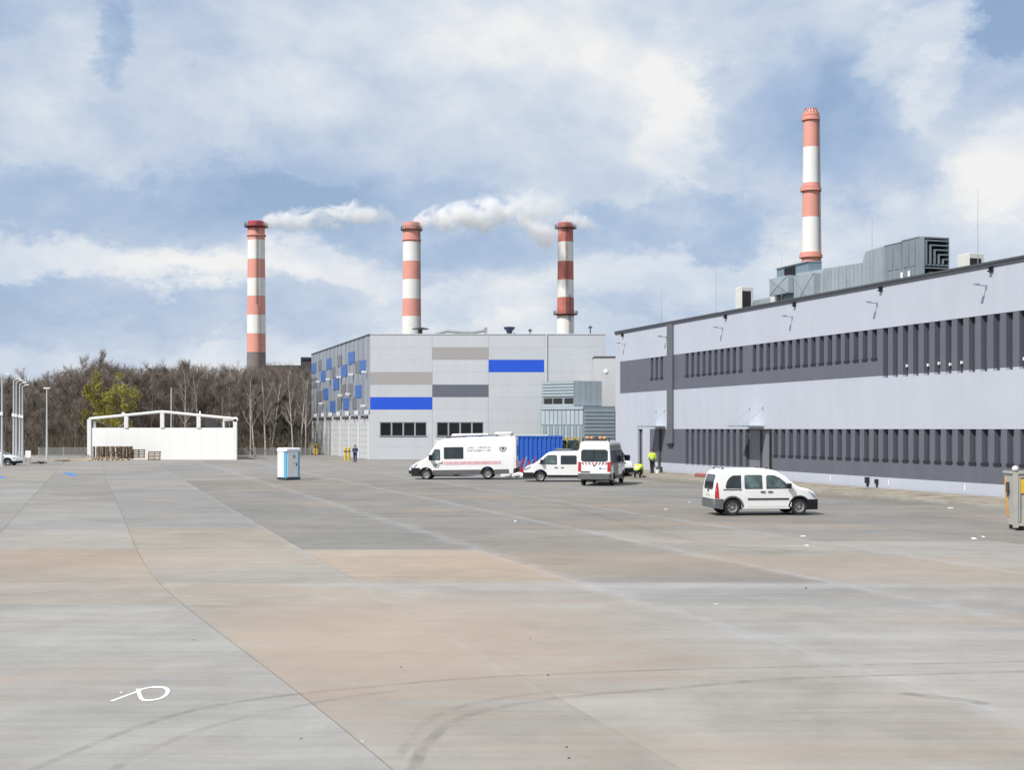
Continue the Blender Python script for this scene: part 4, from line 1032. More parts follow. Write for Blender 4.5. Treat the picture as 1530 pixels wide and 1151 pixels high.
MB().box(-.28,.28,-.02,.02,.45,1.15).build('board', WP, t_); MB().box(-.24,-.19,-.02,.02,0,.46).build('leg', LDK, t_); MB().box(.19,.24,-.02,.02,0,.46).build('leg', LDK, t_)
t_ = thing('scrap_heap', 'low dark reddish heap on the ground right of the white board', 'heap', gp(57,694))
for k in range(7): MB().bar((rnd.uniform(-.8,.6),rnd.uniform(-.3,.3),.05+.02*k),(rnd.uniform(-.4,.9),rnd.uniform(-.3,.3),.1+.03*k),.12,.08).build('plank', mat('dark_scrap', (.10,.07,.065), .9), t_)

# ---------------------------------------------------------------- portable toilet, seen corner on
tp = gp(431.5,717.5); tl = thing('portable_toilet', 'white and light blue portable toilet standing alone on the apron', 'toilet', tp, R(45-2)); TS = .52; TH = 2.16
TWH = mat('toilet_white', (.80,.81,.82), .4, var=.02); TBL = mat('toilet_blue', (.10,.40,.62), .4, var=.04); TDK = mat('toilet_base', (.04,.05,.06), .6)
MB().box(-TS-.03,TS+.03,-TS-.03,TS+.03,.02,.17).build('base', TDK, tl); MB().box(-TS,TS,-TS,TS,.17,TH-.25).build('cabin', TBL, tl)
# left face (-x) is white with a blue corner, right face (-y) carries the white door
MB().box(-TS-.03,-TS,-TS+.30,TS-.02,.2,TH-.26).build('side_panel', TWH, tl)
dr = MB().box(-TS+.06,TS-.16,-TS-.03,-TS,.22,TH-.28).build('door', TWH, tl)
MB().box(-.02,.14,-TS-.045,-TS-.031,1.45,1.68).build('sign', mat('sign_grey', (.3,.3,.32), .6), dr); MB().box(TS-.32,TS-.26,-TS-.08,-TS-.031,.95,1.12).build('handle', TDK, dr)
MB().box(-.1,.16,-TS-.04,-TS-.031,1.12,1.15).build('vent_slot', mat('sign_grey', (.3,.3,.32)), dr)
MB().bbox(-TS-.07,TS+.07,-TS-.07,TS+.07,TH-.25,TH-.02,.07).build('roof', TWH, tl)
MB().tube((TS-.15,TS-.15,TH-.1),(TS-.15,TS-.15,TH+.08),.06).build('vent_pipe', TDK, tl)
for sx in (-1,1): MB().box(sx*.35-.07,sx*.35+.07,-TS,TS,0,.02).build('skid', TDK, tl)
# ---------------------------------------------------------------- vehicles (local x = forwards, y = left, z = up)
VW = mat('white_van_paint', (.80,.80,.79), .28, var=.015, scale=.8, coat=.5, dirt=.06); VPL = mat('dark_bumper_plastic', (.014,.015,.018), .6, var=.15, spec=.25); VSK = mat('grey_skirt_plastic', (.105,.11,.115), .55, var=.1)
VGL = mat('tinted_car_glass', (.018,.026,.028), .06, var=.4, scale=2.5, spec=.8); VGL2 = mat('clear_car_glass', (.07,.105,.10), .08, var=.85, scale=2.2, spec=.8)
TYR = mat('tyre_black', (.02,.02,.021), .8, var=.2); RIM = mat('steel_rim', (.36,.36,.355), .4, metal=.6, var=.1); RIMB = mat('beige_rim', (.45,.42,.36), .5, var=.1)
HLG = mat('headlight_glass', (.35,.37,.39), .12, var=.2, spec=.8); TLG = mat('taillight_red', (.48,.03,.03), .2, var=.1); CHR = mat('dark_trim', (.03,.031,.034), .4)
def interp(pr, x):
    if x <= pr[0][0]: return pr[0][1]
    for (a, b), (c, d) in zip(pr, pr[1:]):
        if x <= c: return b+(d-b)*(x-a)/max(1e-6, c-a)
    return pr[-1][1]
class Car:
    def __init__(s, top, W, zb, wheels, wr, tumble=.12, belt=1.0, nose=.5, rnd_=.1, ntap=.14):
        s.top, s.W, s.zb, s.wheels, s.wr, s.tum, s.belt, s.nose, s.r, s.ntap = top, W, zb, wheels, wr, tumble, belt, nose, rnd_, ntap
        s.x0, s.x1 = top[0][0], top[-1][0]; s.zt = max(z for _, z in top)
        s.ar = wr+.075
    def hw(s, x, z):
        h = s.W/2*(1-s.tum*max(0, min(1, (z-s.belt)/(s.zt-s.belt)))**1.25)
        f = max(0, (x-(s.x1-s.nose))/s.nose); h *= 1-s.ntap*f*f
        g = max(0, ((s.x0+.25)-x)/.25); h *= 1-.04*g*g
        return h*(1-.03*max(0, (s.belt*.6-z)/s.belt))
    def bot(s, x):
        z = s.zb+ (.06*max(0,(s.x0+.35-x)/.35))
        for w in s.wheels:
            d = abs(x-w)
            if d < s.ar: z = max(z, s.wr+math.sqrt(s.ar**2-d*d))
        return z
    def body(s, m, parent):
        xs = set(x for x, _ in s.top)
        for w in s.wheels:
            for k in range(13): xs.add(round(w-s.ar*math.cos(math.pi*k/12)*.9999, 4))
            xs.add(w-s.ar-.002); xs.add(w+s.ar+.002)
        x = s.x0
        while x < s.x1: xs.add(round(x,3)); x += .25
        for d in (.03,.08,.16,.28): xs.add(s.x1-d)
        xs = sorted(xs); rings = []
        for x in xs:
            zt, zb = interp(s.top, x), s.bot(x); r = min(s.r, (zt-zb)*.4)
            pts = [(s.hw(x, zb+(zt-r-zb)*t), zb+(zt-r-zb)*t) for t in (0,.12,.3,.5,.7,.85,1)]
            h = s.hw(x, zt-r); pts += [(h-.12*r, zt-.55*r), (h-.45*r, zt-.15*r), (h-r, zt), (h*.5, zt+.018), (0, zt+.025)]
            ring = [(x, y, z) for y, z in pts]+[(x, -y, z) for y, z in reversed(pts[:-1])]
            rings.append(ring)
        n = len(rings[0]); b = MB()
        b.add([p for r in rings for p in r], [(i*n+j, i*n+j+1, (i+1)*n+j+1, (i+1)*n+j) for i in range(len(rings)-1) for j in range(n-1)]
              +[tuple(range(n)), tuple(range((len(rings)-1)*n, len(rings)*n))]+[(i*n, (i+1)*n, (i+1)*n+n-1, i*n+n-1) for i in range(len(rings)-1)])
        return b.build('body', m, parent, smooth=38)
    def side(s, poly, sgn, off=.008, th=.03):
        vs = [(x, sgn*(s.hw(x,z)+off), z) for x, z in poly]+[(x, sgn*(s.hw(x,z)+off-th), z) for x, z in poly]; n = len(poly)
        return MB().add(vs, [tuple(range(n)), tuple(range(2*n-1,n-1,-1))]+[(i,(i+1)%n,n+(i+1)%n,n+i) for i in range(n)])
    def over(s, xa, xb, fa, fb, off=.012, n=4):
        """patch lying on the upper skin from station xa to xb, covering the given fractions of the half width"""
        b = MB(); vs = []
        for i in range(n+1):
            t = i/n; x = xa+(xb-xa)*t; z = interp(s.top, x); e = .01
            dz = interp(s.top, x+e)-interp(s.top, x-e); nx, nz = -dz, 2*e; L = math.hypot(nx, nz); nx, nz = nx/L*off, nz/L*off
            h = s.hw(x, z-s.r)*(fa+(fb-fa)*t)
            for f in (-1,-.5,0,.5,1): vs.append((x+nx, f*h, z+nz+.02*(1-abs(f))))
        return b.add(vs, [(i*5+j, i*5+j+1, (i+1)*5+j+1, (i+1)*5+j) for i in range(n) for j in range(4)])
    def rearplate(s, y0, y1, z0, z1, off=.012, th=.03, rnd_=.0):
        """patch lying on the sloped rear skin between two heights"""
        def xr(z):
            for (a, b), (c, d) in zip(s.top, s.top[1:]):
                if b <= z <= d and d > b: return a+(c-a)*(z-b)/(d-b)
            return s.x0
        b = MB(); q = rnd_; zs_ = [z0+(z1-z0)*k/8 for k in range(9)]; vs = []
        for z in zs_:
            e = min(z-z0, z1-z); ins = q*(1-math.sqrt(max(0, 1-(1-e/q)**2))) if q and e < q else 0
            a, c = (y0+ins, y1-ins)
            vs += [(xr(z)-off-.004, a, z), (xr(z)-off-.004, c, z), (xr(z)-off+th, c, z), (xr(z)-off+th, a, z)]
        fs = [(0,1,2,3), (32,35,34,33)]
        for k in range(8):
            o = k*4; fs += [(o+i, o+(i+1)%4, o+4+(i+1)%4, o+4+i) for i in range(4)]
        return b.add(vs, fs)
    def wheel_set(s, parent, rim=RIM, dual=False, hub=True):
        r = s.wr
        for w in s.wheels:
            for sg in (1,-1):
                yo = s.W/2-.13
                wm = MB().lathe([(0,-.02),(.06,-.02),(.075,-.05),(.1,-.05)],12,(0,0,0),axis='y').build('wheel', VSK, parent); wm.location = (w, sg*yo, r)
                MB().lathe([(r*.62,-.10),(r*.9,-.11),(r*.985,-.08),(r,-.04),(r,.04),(r*.985,.08),(r*.9,.11),(r*.62,.10),(r*.62,-.10)],28,axis='y',caps=False).build('tyre', TYR, wm, smooth=50)
                rb = MB(); q = sg
                prof = [(0,.055),(r*.2,.06),(r*.24,.035),(r*.46,.015),(r*.52,.07),(r*.63,.085),(r*.64,.0),(0,-.02)]
                rb.lathe([(a, b) for a, b in prof],28,axis='y'); o = rb.build('rim', rim, wm, smooth=30)
                if sg < 0: o.scale = (1,1,1)
                # the y axis of the lathe runs outwards for positive values: mirror for the other side
                o.rotation_euler = (0,0,0 if sg > 0 else math.pi)
                hb = MB()
                for k in range(5):
                    a = 2*math.pi*k/5; hb.tube((math.cos(a)*r*.35,.03,math.sin(a)*r*.35),(math.cos(a)*r*.35,.046,math.sin(a)*r*.35),r*.06,n=8)
                h_ = hb.build('rim_hole', TYR, wm); h_.rotation_euler = (0,0,0 if sg > 0 else math.pi)
    def underbody(s, parent):
        b = MB(); b.box(s.x0+.3,s.x1-.3,-s.W/2+.36,s.W/2-.36,s.zb-.04,s.zb+.25)
        for w in s.wheels: b.box(w-s.ar*.8,w+s.ar*.8,-s.W/2+.28,s.W/2-.28,s.zb+.1,s.wr+s.ar*.7); b.tube((w,-s.W/2+.2,s.wr),(w,s.W/2-.2,s.wr),.06)
        b.build('underbody', BLK, parent)
    def arch(s, m, parent, w):
        for sg in (1,-1):
            b = MB(); vs = []; n = 14
            for k in range(n+1):
                a = math.pi*k/n; c, si = math.cos(a), math.sin(a)
                for rr_, o in ((s.ar-.01,.012),(s.ar+.055,.012),(s.ar-.01,-.03),(s.ar+.055,-.03)):
                    x, z = w-c*rr_, max(s.zb+.02, s.wr+si*rr_); vs.append((x, sg*(s.hw(x,z)+o), z))
            b.add(vs, [f for k in range(n) for f in ((k*4,k*4+1,k*4+5,k*4+4),(k*4+1,k*4+3,k*4+7,k*4+5),(k*4,k*4+4,k*4+6,k*4+2))]); b.build('arch_trim', m, parent)
    def bumper(s, xa, xb, za, zb_, m, parent, name='bumper', out=.02):
        """wraps an end of the body between two heights"""
        xs = [xa+(xb-xa)*k/8 for k in range(9)]; b = MB(); end = xb; sg = 1 if xb > xa else -1
        pr = [(x, s.hw(x,(za+zb_)/2)+out) for x in xs]; pr = pr[:-1]+[(end-sg*.03, s.hw(end,.5)+out),(end+sg*out, s.hw(end,.5)-.05)]
        pl = pr+[(x,-y) for x, y in reversed(pr)]
        b.prism(pl, za, zb_, lambda u,v,a: (u,v,a)); return b.build(name, m, parent)
    def mirror_pair(s, x, z, parent, size=1.0, m=VPL):
        for sg in (1,-1):
            y = s.hw(x,z); b = MB(); b.box(x-.07,x+.07,sg*(y+.07),sg*(y+.27*size),z,z+.24*size).bar((x,sg*(y-.03),z+.04),(x,sg*(y+.1),z+.07),.05); b.build('wing_mirror', m, parent)
    def door(s, poly, sgn, parent, handle=None, m=VW, label=None):
        d = s.side(poly, sgn, .010, .02).build('door', m, parent)
        if handle:
            x, z = handle; y = sgn*(s.hw(x,z)+.03); MB().box(x-.09,x+.09,min(y-.025*sgn,y+.012*sgn),max(y-.025*sgn,y+.012*sgn),z-.022,z+.022).build('handle', CHR, d)
        return d

# --- small white passenger van in front of the hall
def kangoo(label, loc, rz):
    t_ = thing('passenger_van', label, 'van', loc, rz)
    c = Car([(-2.12,.70),(-2.10,1.02),(-2.05,1.35),(-1.95,1.66),(-1.88,1.74),(-1.75,1.79),(-1.2,1.835),(-.4,1.84),(.1,1.81),(.42,1.74),(.75,1.56),(1.22,1.17),(1.38,1.10),(1.7,1.03),(1.92,.93),(2.03,.80),(2.08,.62)],1.78,.26,(1.32,-1.38),.325,belt=1.02,nose=.75,ntap=.16)
    c.body(VW,t_); c.underbody(t_); c.wheel_set(t_)
    W1 = [(.92,1.08),(-.0,1.07),(.0,1.52),(.07,1.56),(.30,1.55),(.52,1.46),(.75,1.28)]; W2 = [(-.20,1.07),(-.86,1.07),(-.88,1.14),(-.88,1.52),(-.82,1.565),(-.24,1.565),(-.20,1.53)]; W3 = [(-1.05,1.09),(-1.63,1.09),(-1.65,1.14),(-1.60,1.32),(-1.50,1.46),(-1.36,1.545),(-1.05,1.555)]
    for sg in (1,-1):
        for Wn, g_m in ((W1,VGL2),(W2,VGL2),(W3,VGL)):
            n = len(Wn); cx = sum(p[0] for p in Wn)/n; cz = sum(p[1] for p in Wn)/n
            o = c.side([(cx+(x-cx)*1.05, cz+(z-cz)*1.09) for x, z in Wn], sg, .009, .03).build('window_seal', VPL, t_)
            c.side(Wn, sg, .016, .02).build('window', g_m, t_)
        c.door([(.98,.34),(.02,.34),(.0,1.0),(1.02,1.02),(1.02,.72)], sg, t_, (.13,.93)); c.door([(-.02,.34),(-.80,.34),(-.92,.72),(-.92,1.0),(-.03,1.0)], sg, t_, (-.17,.93))
        c.side([(.88,.62),(-.78,.62),(-.78,.68),(.88,.68)], sg, .03, .03).build('rubbing_strip', CHR, t_)
        c.side([(-1.02,1.0),(-1.75,1.0),(-1.75,1.04),(-1.02,1.04)], sg, .015, .02).build('sliding_rail', VSK, t_)
        c.side([(-1.92,.68),(-2.09,.68),(-2.08,1.02),(-2.02,1.3),(-1.97,1.3),(-1.94,1.0)], sg, .012, .05).build('taillight', TLG, t_)
        c.side([(1.66,.96),(1.98,.78),(2.03,.66),(1.94,.68),(1.80,.82)], sg, .012, .05).build('headlight', HLG, t_)
        MB().box(-1.75,-1.7,sg*.62-.02,sg*.62+.02,1.78,1.86).box(-1.72,-1.66,sg*.62-.02,sg*.62+.02,1.84,1.87).build('roof_foot', CHR, t_)
        MB().box(.02,.10,sg*.60-.03,sg*.60+.03,1.81,1.87).build('roof_foot', CHR, t_)
    c.over(1.18,.50,.86,.84).build('windscreen', VGL, t_); c.rearplate(-.62,.62,1.02,1.6,rnd_=.08).build('rear_window', VGL, t_)
    MB().box(-1.99,-1.985,-.012,.012,1.05,1.5).build('wiper', CHR, t_)
    c.rearplate(-.28,.28,.78,.90,.02).build('number_plate', WHT, t_); c.rearplate(-.1,.1,.93,1.0,.02).build('latch', CHR, t_)
    c.bumper(1.62,2.10,.22,.62,VPL,t_,out=.03); c.bumper(-1.76,-2.13,.30,.66,VSK,t_,out=.025)
    c.arch(VPL,t_,1.32); c.arch(VSK,t_,-1.38); c.mirror_pair(.86,1.06,t_,.8,VPL)
    MB().tube((-1.62,0,1.80),(-1.86,0,2.02),.008,n=5).build('aerial', CHR, t_)
    return t_
pc = gp(1142,771.0); kangoo('small white passenger van parked alone in front of the grey window band', (pc.x,pc.y+.9,.006), R(7))

# --- long white box van
def lettering(c, sg, x0, x1, z, h, m, parent, seed):
    """illegible in the photograph: dashes of letter height"""
    rr_ = random.Random(seed); b = MB(); x = x0
    while (x < x1) if x1 > x0 else (x > x1):
        d = 1 if x1 > x0 else -1
        w = rr_.uniform(.04,.07)
        if rr_.random() < .86:
            y = sg*(c.hw(x,z)+.012)
            if rr_.random() < .55: b.box(x,x+d*.016,y-.003,y+.003,z,z+h)
            b.box(x,x+d*w,y-.003,y+.003,z+(h-.02 if rr_.random()<.5 else 0),z+(h if rr_.random()<.5 else .02))
        x += d*(w+.022)
    b.build('lettering', m, parent, kind='stuff')
def emblem(c, sg, x, z, r, parent):
    """dark round wreath with a pale shield: flat print on the side"""
    b = MB(); y = sg*(c.hw(x,z)+.013); n = 20
    for k in range(n):
        a0, a1 = R(-215+250*k/n), R(-215+250*(k+1)/n); a0, a1 = a0, a1
        b.add([(x+r*math.cos(a0),y,z+r*math.sin(a0)),(x+r*math.cos(a1),y,z+r*math.sin(a1)),(x+r*.72*math.cos(a1),y,z+r*.72*math.sin(a1)),(x+r*.72*math.cos(a0),y,z+r*.72*math.sin(a0))],[(0,1,2,3)])
    b.add([(x-r*.42,y,z+r*.5),(x+r*.42,y,z+r*.5),(x+r*.42,y,z-.05),(x,y,z-r*.55),(x-r*.42,y,z-.05)],[(0,1,2,3,4)])
    return b.build('emblem', mat('emblem_grey', (.12,.125,.15), .5), parent)
def longvan(label, loc, rz):
    t_ = thing('box_van', label, 'van', loc, rz)
    c = Car([(-3.56,.72),(-3.55,2.70),(-3.48,2.80),(-3.3,2.84),(0,2.80),(1.3,2.70),(1.62,2.60),(1.85,2.42),(2.05,2.12),(2.42,1.55),(2.55,1.42),(2.9,1.28),(3.25,1.12),(3.42,.95),(3.5,.7)],2.0,.34,(2.52,-1.62),.36,tumble=.07,belt=1.3,nose=.8,ntap=.17,rnd_=.12)
    c.body(VW,t_); c.underbody(t_); c.wheel_set(t_, RIMB if False else RIM)
    STR = mat('pink_stripe', (.70,.47,.50), .5, var=.05); STD = mat('maroon_print', (.55,.30,.34), .5)
    for sg in (1,-1):
        c.side([(2.32,1.30),(1.55,1.30),(1.55,1.98),(1.64,2.03),(1.92,2.03)], sg, .009, .03).build('window_seal', VPL, t_)
        c.side([(2.26,1.34),(1.60,1.34),(1.60,1.94),(1.66,1.98),(1.90,1.98)], sg, .016, .02).build('window', VGL2, t_)
        if sg > 0: c.side([(1.25,1.38),(.02,1.38),(-.02,1.42),(-.02,2.12),(.02,2.16),(1.25,2.16),(1.29,2.12),(1.29,1.42)], sg, .014, .03).build('side_window', VGL, t_)
        c.side([(1.32,.98),(-2.55,.98),(-2.55,1.21),(1.32,1.21)], sg, .009, .012).build('side_stripe', STR, t_); lettering(c, sg, 1.1 if sg>0 else -2.3, -2.3 if sg>0 else 1.1, 1.05, .10, STD, t_, 3)
        gt = mat('grey_print', (.42,.43,.46), .5)
        for q, z in enumerate((2.06,1.86)): lettering(c, sg, -.28 if sg>0 else -1.8, -1.8 if sg>0 else -.28, z, .11, gt, t_, 5+q)
        emblem(c, sg, -2.68, 2.02, .23, t_); emblem(c, sg, 1.80, .98, .20, t_)
        c.door([(2.02,.62),(1.44,.62),(1.44,1.26),(2.38,1.26),(2.38,1.0)], sg, t_, (1.52,1.1))
        MB().box(1.38,1.44,sg*c.hw(1.4,1.1)+sg*.0-.02,sg*c.hw(1.4,1.1)+.02,1.1,1.18).build('latch', CHR, t_)
        c.side([(2.06,.34),(-1.16,.34),(-1.16,.64),(2.06,.64)], sg, .016, .04).build('skirt', VSK, t_); c.side([(-2.08,.36),(-3.5,.36),(-3.5,.64),(-2.08,.64)], sg, .016, .04).build('skirt', VSK, t_)
        c.side([(3.05,1.16),(3.36,.92),(3.40,.78),(3.2,.86)], sg, .014, .05).build('headlight', HLG, t_)
        c.rearplate(sg*.84-.09,sg*.84+.09,.78,1.22,.02).build('taillight', TLG, t_)
        c.rearplate(min(sg*.03,sg*.72),max(sg*.03,sg*.72),.76,2.6,.012).build('rear_door', VW, t_)
        c.rearplate(min(sg*.1,sg*.62),max(sg*.1,sg*.62),1.5,2.2,.02,rnd_=.05).build('rear_window', VGL, t_)
    c.over(2.40,1.92,.88,.86).build('windscreen', VGL, t_); c.bumper(2.92,3.52,.30,.80,VPL,t_,out=.03); c.bumper(-3.4,-3.60,.42,.70,VPL,t_,out=.01)
    c.arch(VPL,t_,2.52); c.arch(VPL,t_,-1.62); c.mirror_pair(2.2,1.36,t_,1.3)
    # roof load: rails, folded awning and a few boxes
    rb = MB()
    for sg in (1,-1): rb.tube((1.2,sg*.7,2.86),(-3.3,sg*.7,2.98),.025,n=6)
    for x in (1.1,0,-1.1,-2.2,-3.2): rb.box(x-.03,x+.03,-.75,.75,2.78,2.93)
    rb.build('roof_rail', VSK, t_)
    MB().bbox(-3.25,-2.1,-.5,.5,2.9,3.12,.05).build('roof_box', VW, t_)
    MB().bbox(-1.6,.9,-.62,-.2,2.9,3.05,.05).build('awning', VW, t_); MB().bbox(-.2,.8,.2,.62,2.9,3.0,.03).build('roof_box', VW, t_)
    MB().bbox(1.5,2.0,-.75,.75,2.28,2.62,.05).build('roof_visor', mat('visor_beige', (.5,.49,.43), .5), t_)
    return t_
pi_ = gp(690,718.6); iv = longvan('long white box van with a pink side stripe facing left', (wx(694.5,89.5),90.3,.006), R(180-5)); iv.rotation_euler = (0,R(.9),R(180-5)); iv.location.z = .02

# --- white panel vans: one seen from the side facing left, one nosing out behind the minibus
def trafic(label, loc, rz):
    t_ = thing('panel_van', label, 'van', loc, rz)
    c = Car([(-2.52,.75),(-2.50,1.1),(-2.44,1.6),(-2.36,1.84),(-2.22,1.92),(-1,1.96),(.45,1.95),(.85,1.88),(1.08,1.76),(1.4,1.48),(1.72,1.22),(1.86,1.13),(2.2,1.02),(2.4,.90),(2.48,.74),(2.5,.58)],1.96,.28,(1.42,-1.66),.335,belt=1.1,nose=.85,ntap=.18,tumble=.1)
    c.body(VW,t_); c.underbody(t_); c.wheel_set(t_)
    for sg in (1,-1):
        c.side([(1.52,1.14),(.40,1.10),(.36,1.16),(.36,1.66),(.44,1.71),(.92,1.70),(1.05,1.62)], sg, .009, .03).build('window_seal', VPL, t_)
        c.side([(1.42,1.17),(.44,1.14),(.41,1.18),(.41,1.63),(.47,1.66),(.90,1.65),(1.02,1.57)], sg, .016, .02).build('window', VGL2, t_)
        c.side([(.12,1.12),(-.85,1.12),(-.9,1.18),(-.9,1.64),(-.85,1.69),(.07,1.69),(.12,1.64)], sg, .014, .03).build('side_window', VGL, t_)
        c.side([(-1.1,1.12),(-2.1,1.14),(-2.06,1.64),(-1.1,1.68)], sg, .014, .03).build('side_window', VGL, t_)
        c.door([(1.0,.42),(.28,.42),(.26,1.05),(1.55,1.09),(1.55,.86),(1.1,.8)], sg, t_, (.42,.92)); c.door([(.2,.42),(-1.0,.42),(-1.0,1.05),(.2,1.05)], sg, t_, (.02,.92))
        c.side([(.95,.30),(-1.2,.30),(-1.2,.44),(.95,.44)], sg, .02, .05).build('sill_trim', VPL, t_)
        c.side([(1.98,1.06),(2.38,.88),(2.46,.76),(2.36,.74),(2.1,.86)], sg, .014, .05).build('headlight', HLG, t_)
        c.rearplate(sg*.84-.07,sg*.84+.07,.8,1.4,.02).build('taillight', TLG, t_)
    c.over(1.66,1.06,.87,.86).build('windscreen', VGL, t_); c.rearplate(-.7,.7,1.1,1.66,rnd_=.08).build('rear_window', VGL, t_)
    c.bumper(1.86,2.52,.24,.60,VPL,t_,out=.03); c.bumper(-2.1,-2.54,.32,.64,VPL,t_,out=.02); c.arch(VPL,t_,1.42); c.mirror_pair(1.35,1.2,t_,1.0)
    c.over(2.42,2.22,.5,.5).build('grille', CHR, t_)
    MB().box(-.6,.5,-.55,.55,1.97,2.02).box(.42,.5,-.6,.6,1.98,2.06).box(-.6,-.52,-.6,.6,1.98,2.06).build('roof_rack', VSK, t_)
    for k in range(5): MB().bar((-.6,-.5+k*.22,2.05),(.45,-.45+k*.22,2.09+.03*(k%2)),.07).build('ladder_rail' if k < 2 else 'carried_pole', mat('roof_load_rust', (.22,.13,.09), .7) if k % 2 else STEEL, t_)
    return t_
trafic('white panel van with black bumper facing left, partly hidden by the white minibus', (wx(783,86.3)+2.5,86.4,.006), R(180-3))
trafic('white van mostly hidden behind the minibus, only its right edge showing', (wx(905,97),97.5,.006), R(-62))

# --- high-roofed minibus seen from behind
def sprinter(label, loc, rz):
    t_ = thing('minibus', label, 'minibus', loc, rz)
    c = Car([(-2.96,.72),(-2.95,1.2),(-2.90,1.9),(-2.84,2.38),(-2.76,2.56),(-2.6,2.64),(-1,2.68),(1.0,2.64),(1.4,2.52),(1.75,2.2),(2.25,1.55),(2.4,1.42),(2.75,1.22),(2.92,.98),(2.96,.7)],1.98,.36,(1.85,-1.75),.345,belt=1.25,tumble=.13,nose=.8,rnd_=.14)
    c.body(VW,t_); c.underbody(t_); c.wheel_set(t_)
    for sg in (1,-1):
        for a, b_ in ((-2.72,-1.55),(-1.45,-.2),(-.1,1.05)): c.side([(a,1.32),(b_,1.32),(b_,2.12),(a,2.12)], sg, .012, .03).build('side_window', VGL, t_)
        c.side([(1.2,1.32),(2.2,1.34),(1.75,2.02),(1.2,2.1)], sg, .012, .03).build('window', VGL, t_)
        c.door([(1.15,.5),(1.15,1.26),(2.1,1.26),(2.1,.9),(1.4,.8)], sg, t_, (1.28,1.1)); c.door([(-.12,.5),(1.08,.5),(1.08,1.26),(-.12,1.26)], sg, t_, (.0,1.05))
        c.side([(-1.2,.38),(1.3,.38),(1.3,.6),(-1.2,.6)], sg, .018, .04).build('skirt', VSK, t_)
        c.rearplate(sg*.88-.09,sg*.88+.09,.86,1.42,.02).build('taillight', TLG, t_); c.side([(-2.9,.86),(-2.8,.9),(-2.8,1.4),(-2.88,1.42)], sg, .012, .04).build('taillight', TLG, t_)
        c.rearplate(min(sg*.012,sg*.78),max(sg*.012,sg*.78),.74,2.3,.010).build('rear_door', VW, t_)
        c.side([(2.55,1.22),(2.85,1.02),(2.9,.84),(2.7,.9)], sg, .014, .05).build('headlight', HLG, t_)
    SHDST = mat('taupe_side_shade_dust', (.21,.205,.19), .4, var=.1, dirt=.2)  # panels over the white sides: shade painted in, together with dust
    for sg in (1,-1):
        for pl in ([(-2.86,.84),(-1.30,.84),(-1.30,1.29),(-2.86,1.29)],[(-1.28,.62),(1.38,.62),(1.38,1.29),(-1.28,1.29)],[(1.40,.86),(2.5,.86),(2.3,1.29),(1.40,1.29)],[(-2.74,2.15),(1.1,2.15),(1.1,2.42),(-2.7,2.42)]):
            c.side(pl, sg, .007, .02).build('side_panel', SHDST, t_, label='taupe grey side of the minibus, shade and dust in its colour')
    c.rearplate(-.80,.80,1.44,2.16,.024,rnd_=.12).build('rear_window', VGL, t_)
    MB().box(-2.96,-2.94,-.01,.01,1.45,2.1).build('door_split', VPL, t_)
    # red and white hazard chevrons across the doors
    RD = mat('hazard_red', (.55,.05,.04), .5, var=.05); GYB = mat('hazard_navy', (.07,.08,.11), .5)
    for k in range(8):
        sgn = 1 if k >= 4 else -1; y = -.76+k*.20; b = MB()
        def xr(z): return -2.95+(.05)*(z-1.2)/.7
        for z0, z1 in ((1.27,1.40),):
            sh = .09*sgn
            b.add([(xr(z0)-.03,y-sh*.5,z0),(xr(z0)-.03,y+.09-sh*.5,z0),(xr(z1)-.03,y+.09+sh*.5,z1),(xr(z1)-.03,y+sh*.5,z1)],[(0,1,2,3)])
        b.build('hazard_stripe', RD if k % 2 == 0 else GYB, t_)
    c.rearplate(-.82,-.30,.80,.88,.022).build('number_plate', VSK, t_) if False else None
    c.rearplate(.26,.80,.78,.88,.022).build('number_plate', VSK, t_)
    c.rearplate(-.42,-.30,.98,1.10,.022).build('badge', mat('badge_blue', (.08,.2,.42), .5), t_); lettering_b = c.rearplate(-.74,-.46,1.0,1.06,.022).build('lettering', mat('faint_print', (.45,.55,.62), .5), t_)
    c.rearplate(-.08,.08,1.18,1.24,.022).build('badge', CHR, t_)
    c.bumper(-2.6,-3.0,.40,.74,VSK,t_,out=.02); c.bumper(2.4,2.98,.32,.74,VPL,t_,out=.02); c.arch(VPL,t_,1.85); c.arch(VPL,t_,-1.75)
    c.over(2.22,1.5,.88,.86).build('windscreen', VGL, t_); c.mirror_pair(1.95,1.4,t_,1.5)
    MB().box(-2.5,-2.1,-.62,.62,2.68,2.80).build('light_bar', LDK, t_)
    AM = mat('amber_beacon', (.75,.36,.12), .3, var=.1)
    for k in range(5):
        y = -.52+k*.26; MB().lathe([(.10,0),(.10,.09),(.06,.13)],12,(-2.3,y,2.80)).build('beacon', AM if k != 2 else LDK, t_)
    for sg in (1,-1): MB().box(-2.35,-2.2,sg*.78-.05,sg*.78+.05,2.60,2.86).build('work_light', LDK, t_)
    return t_
sy = 79.2; sprinter('white high roof minibus seen from behind with amber beacons and red hazard stripes', (wx(886.5,sy)+.75,sy+2.95,.006), R(90-13.5))

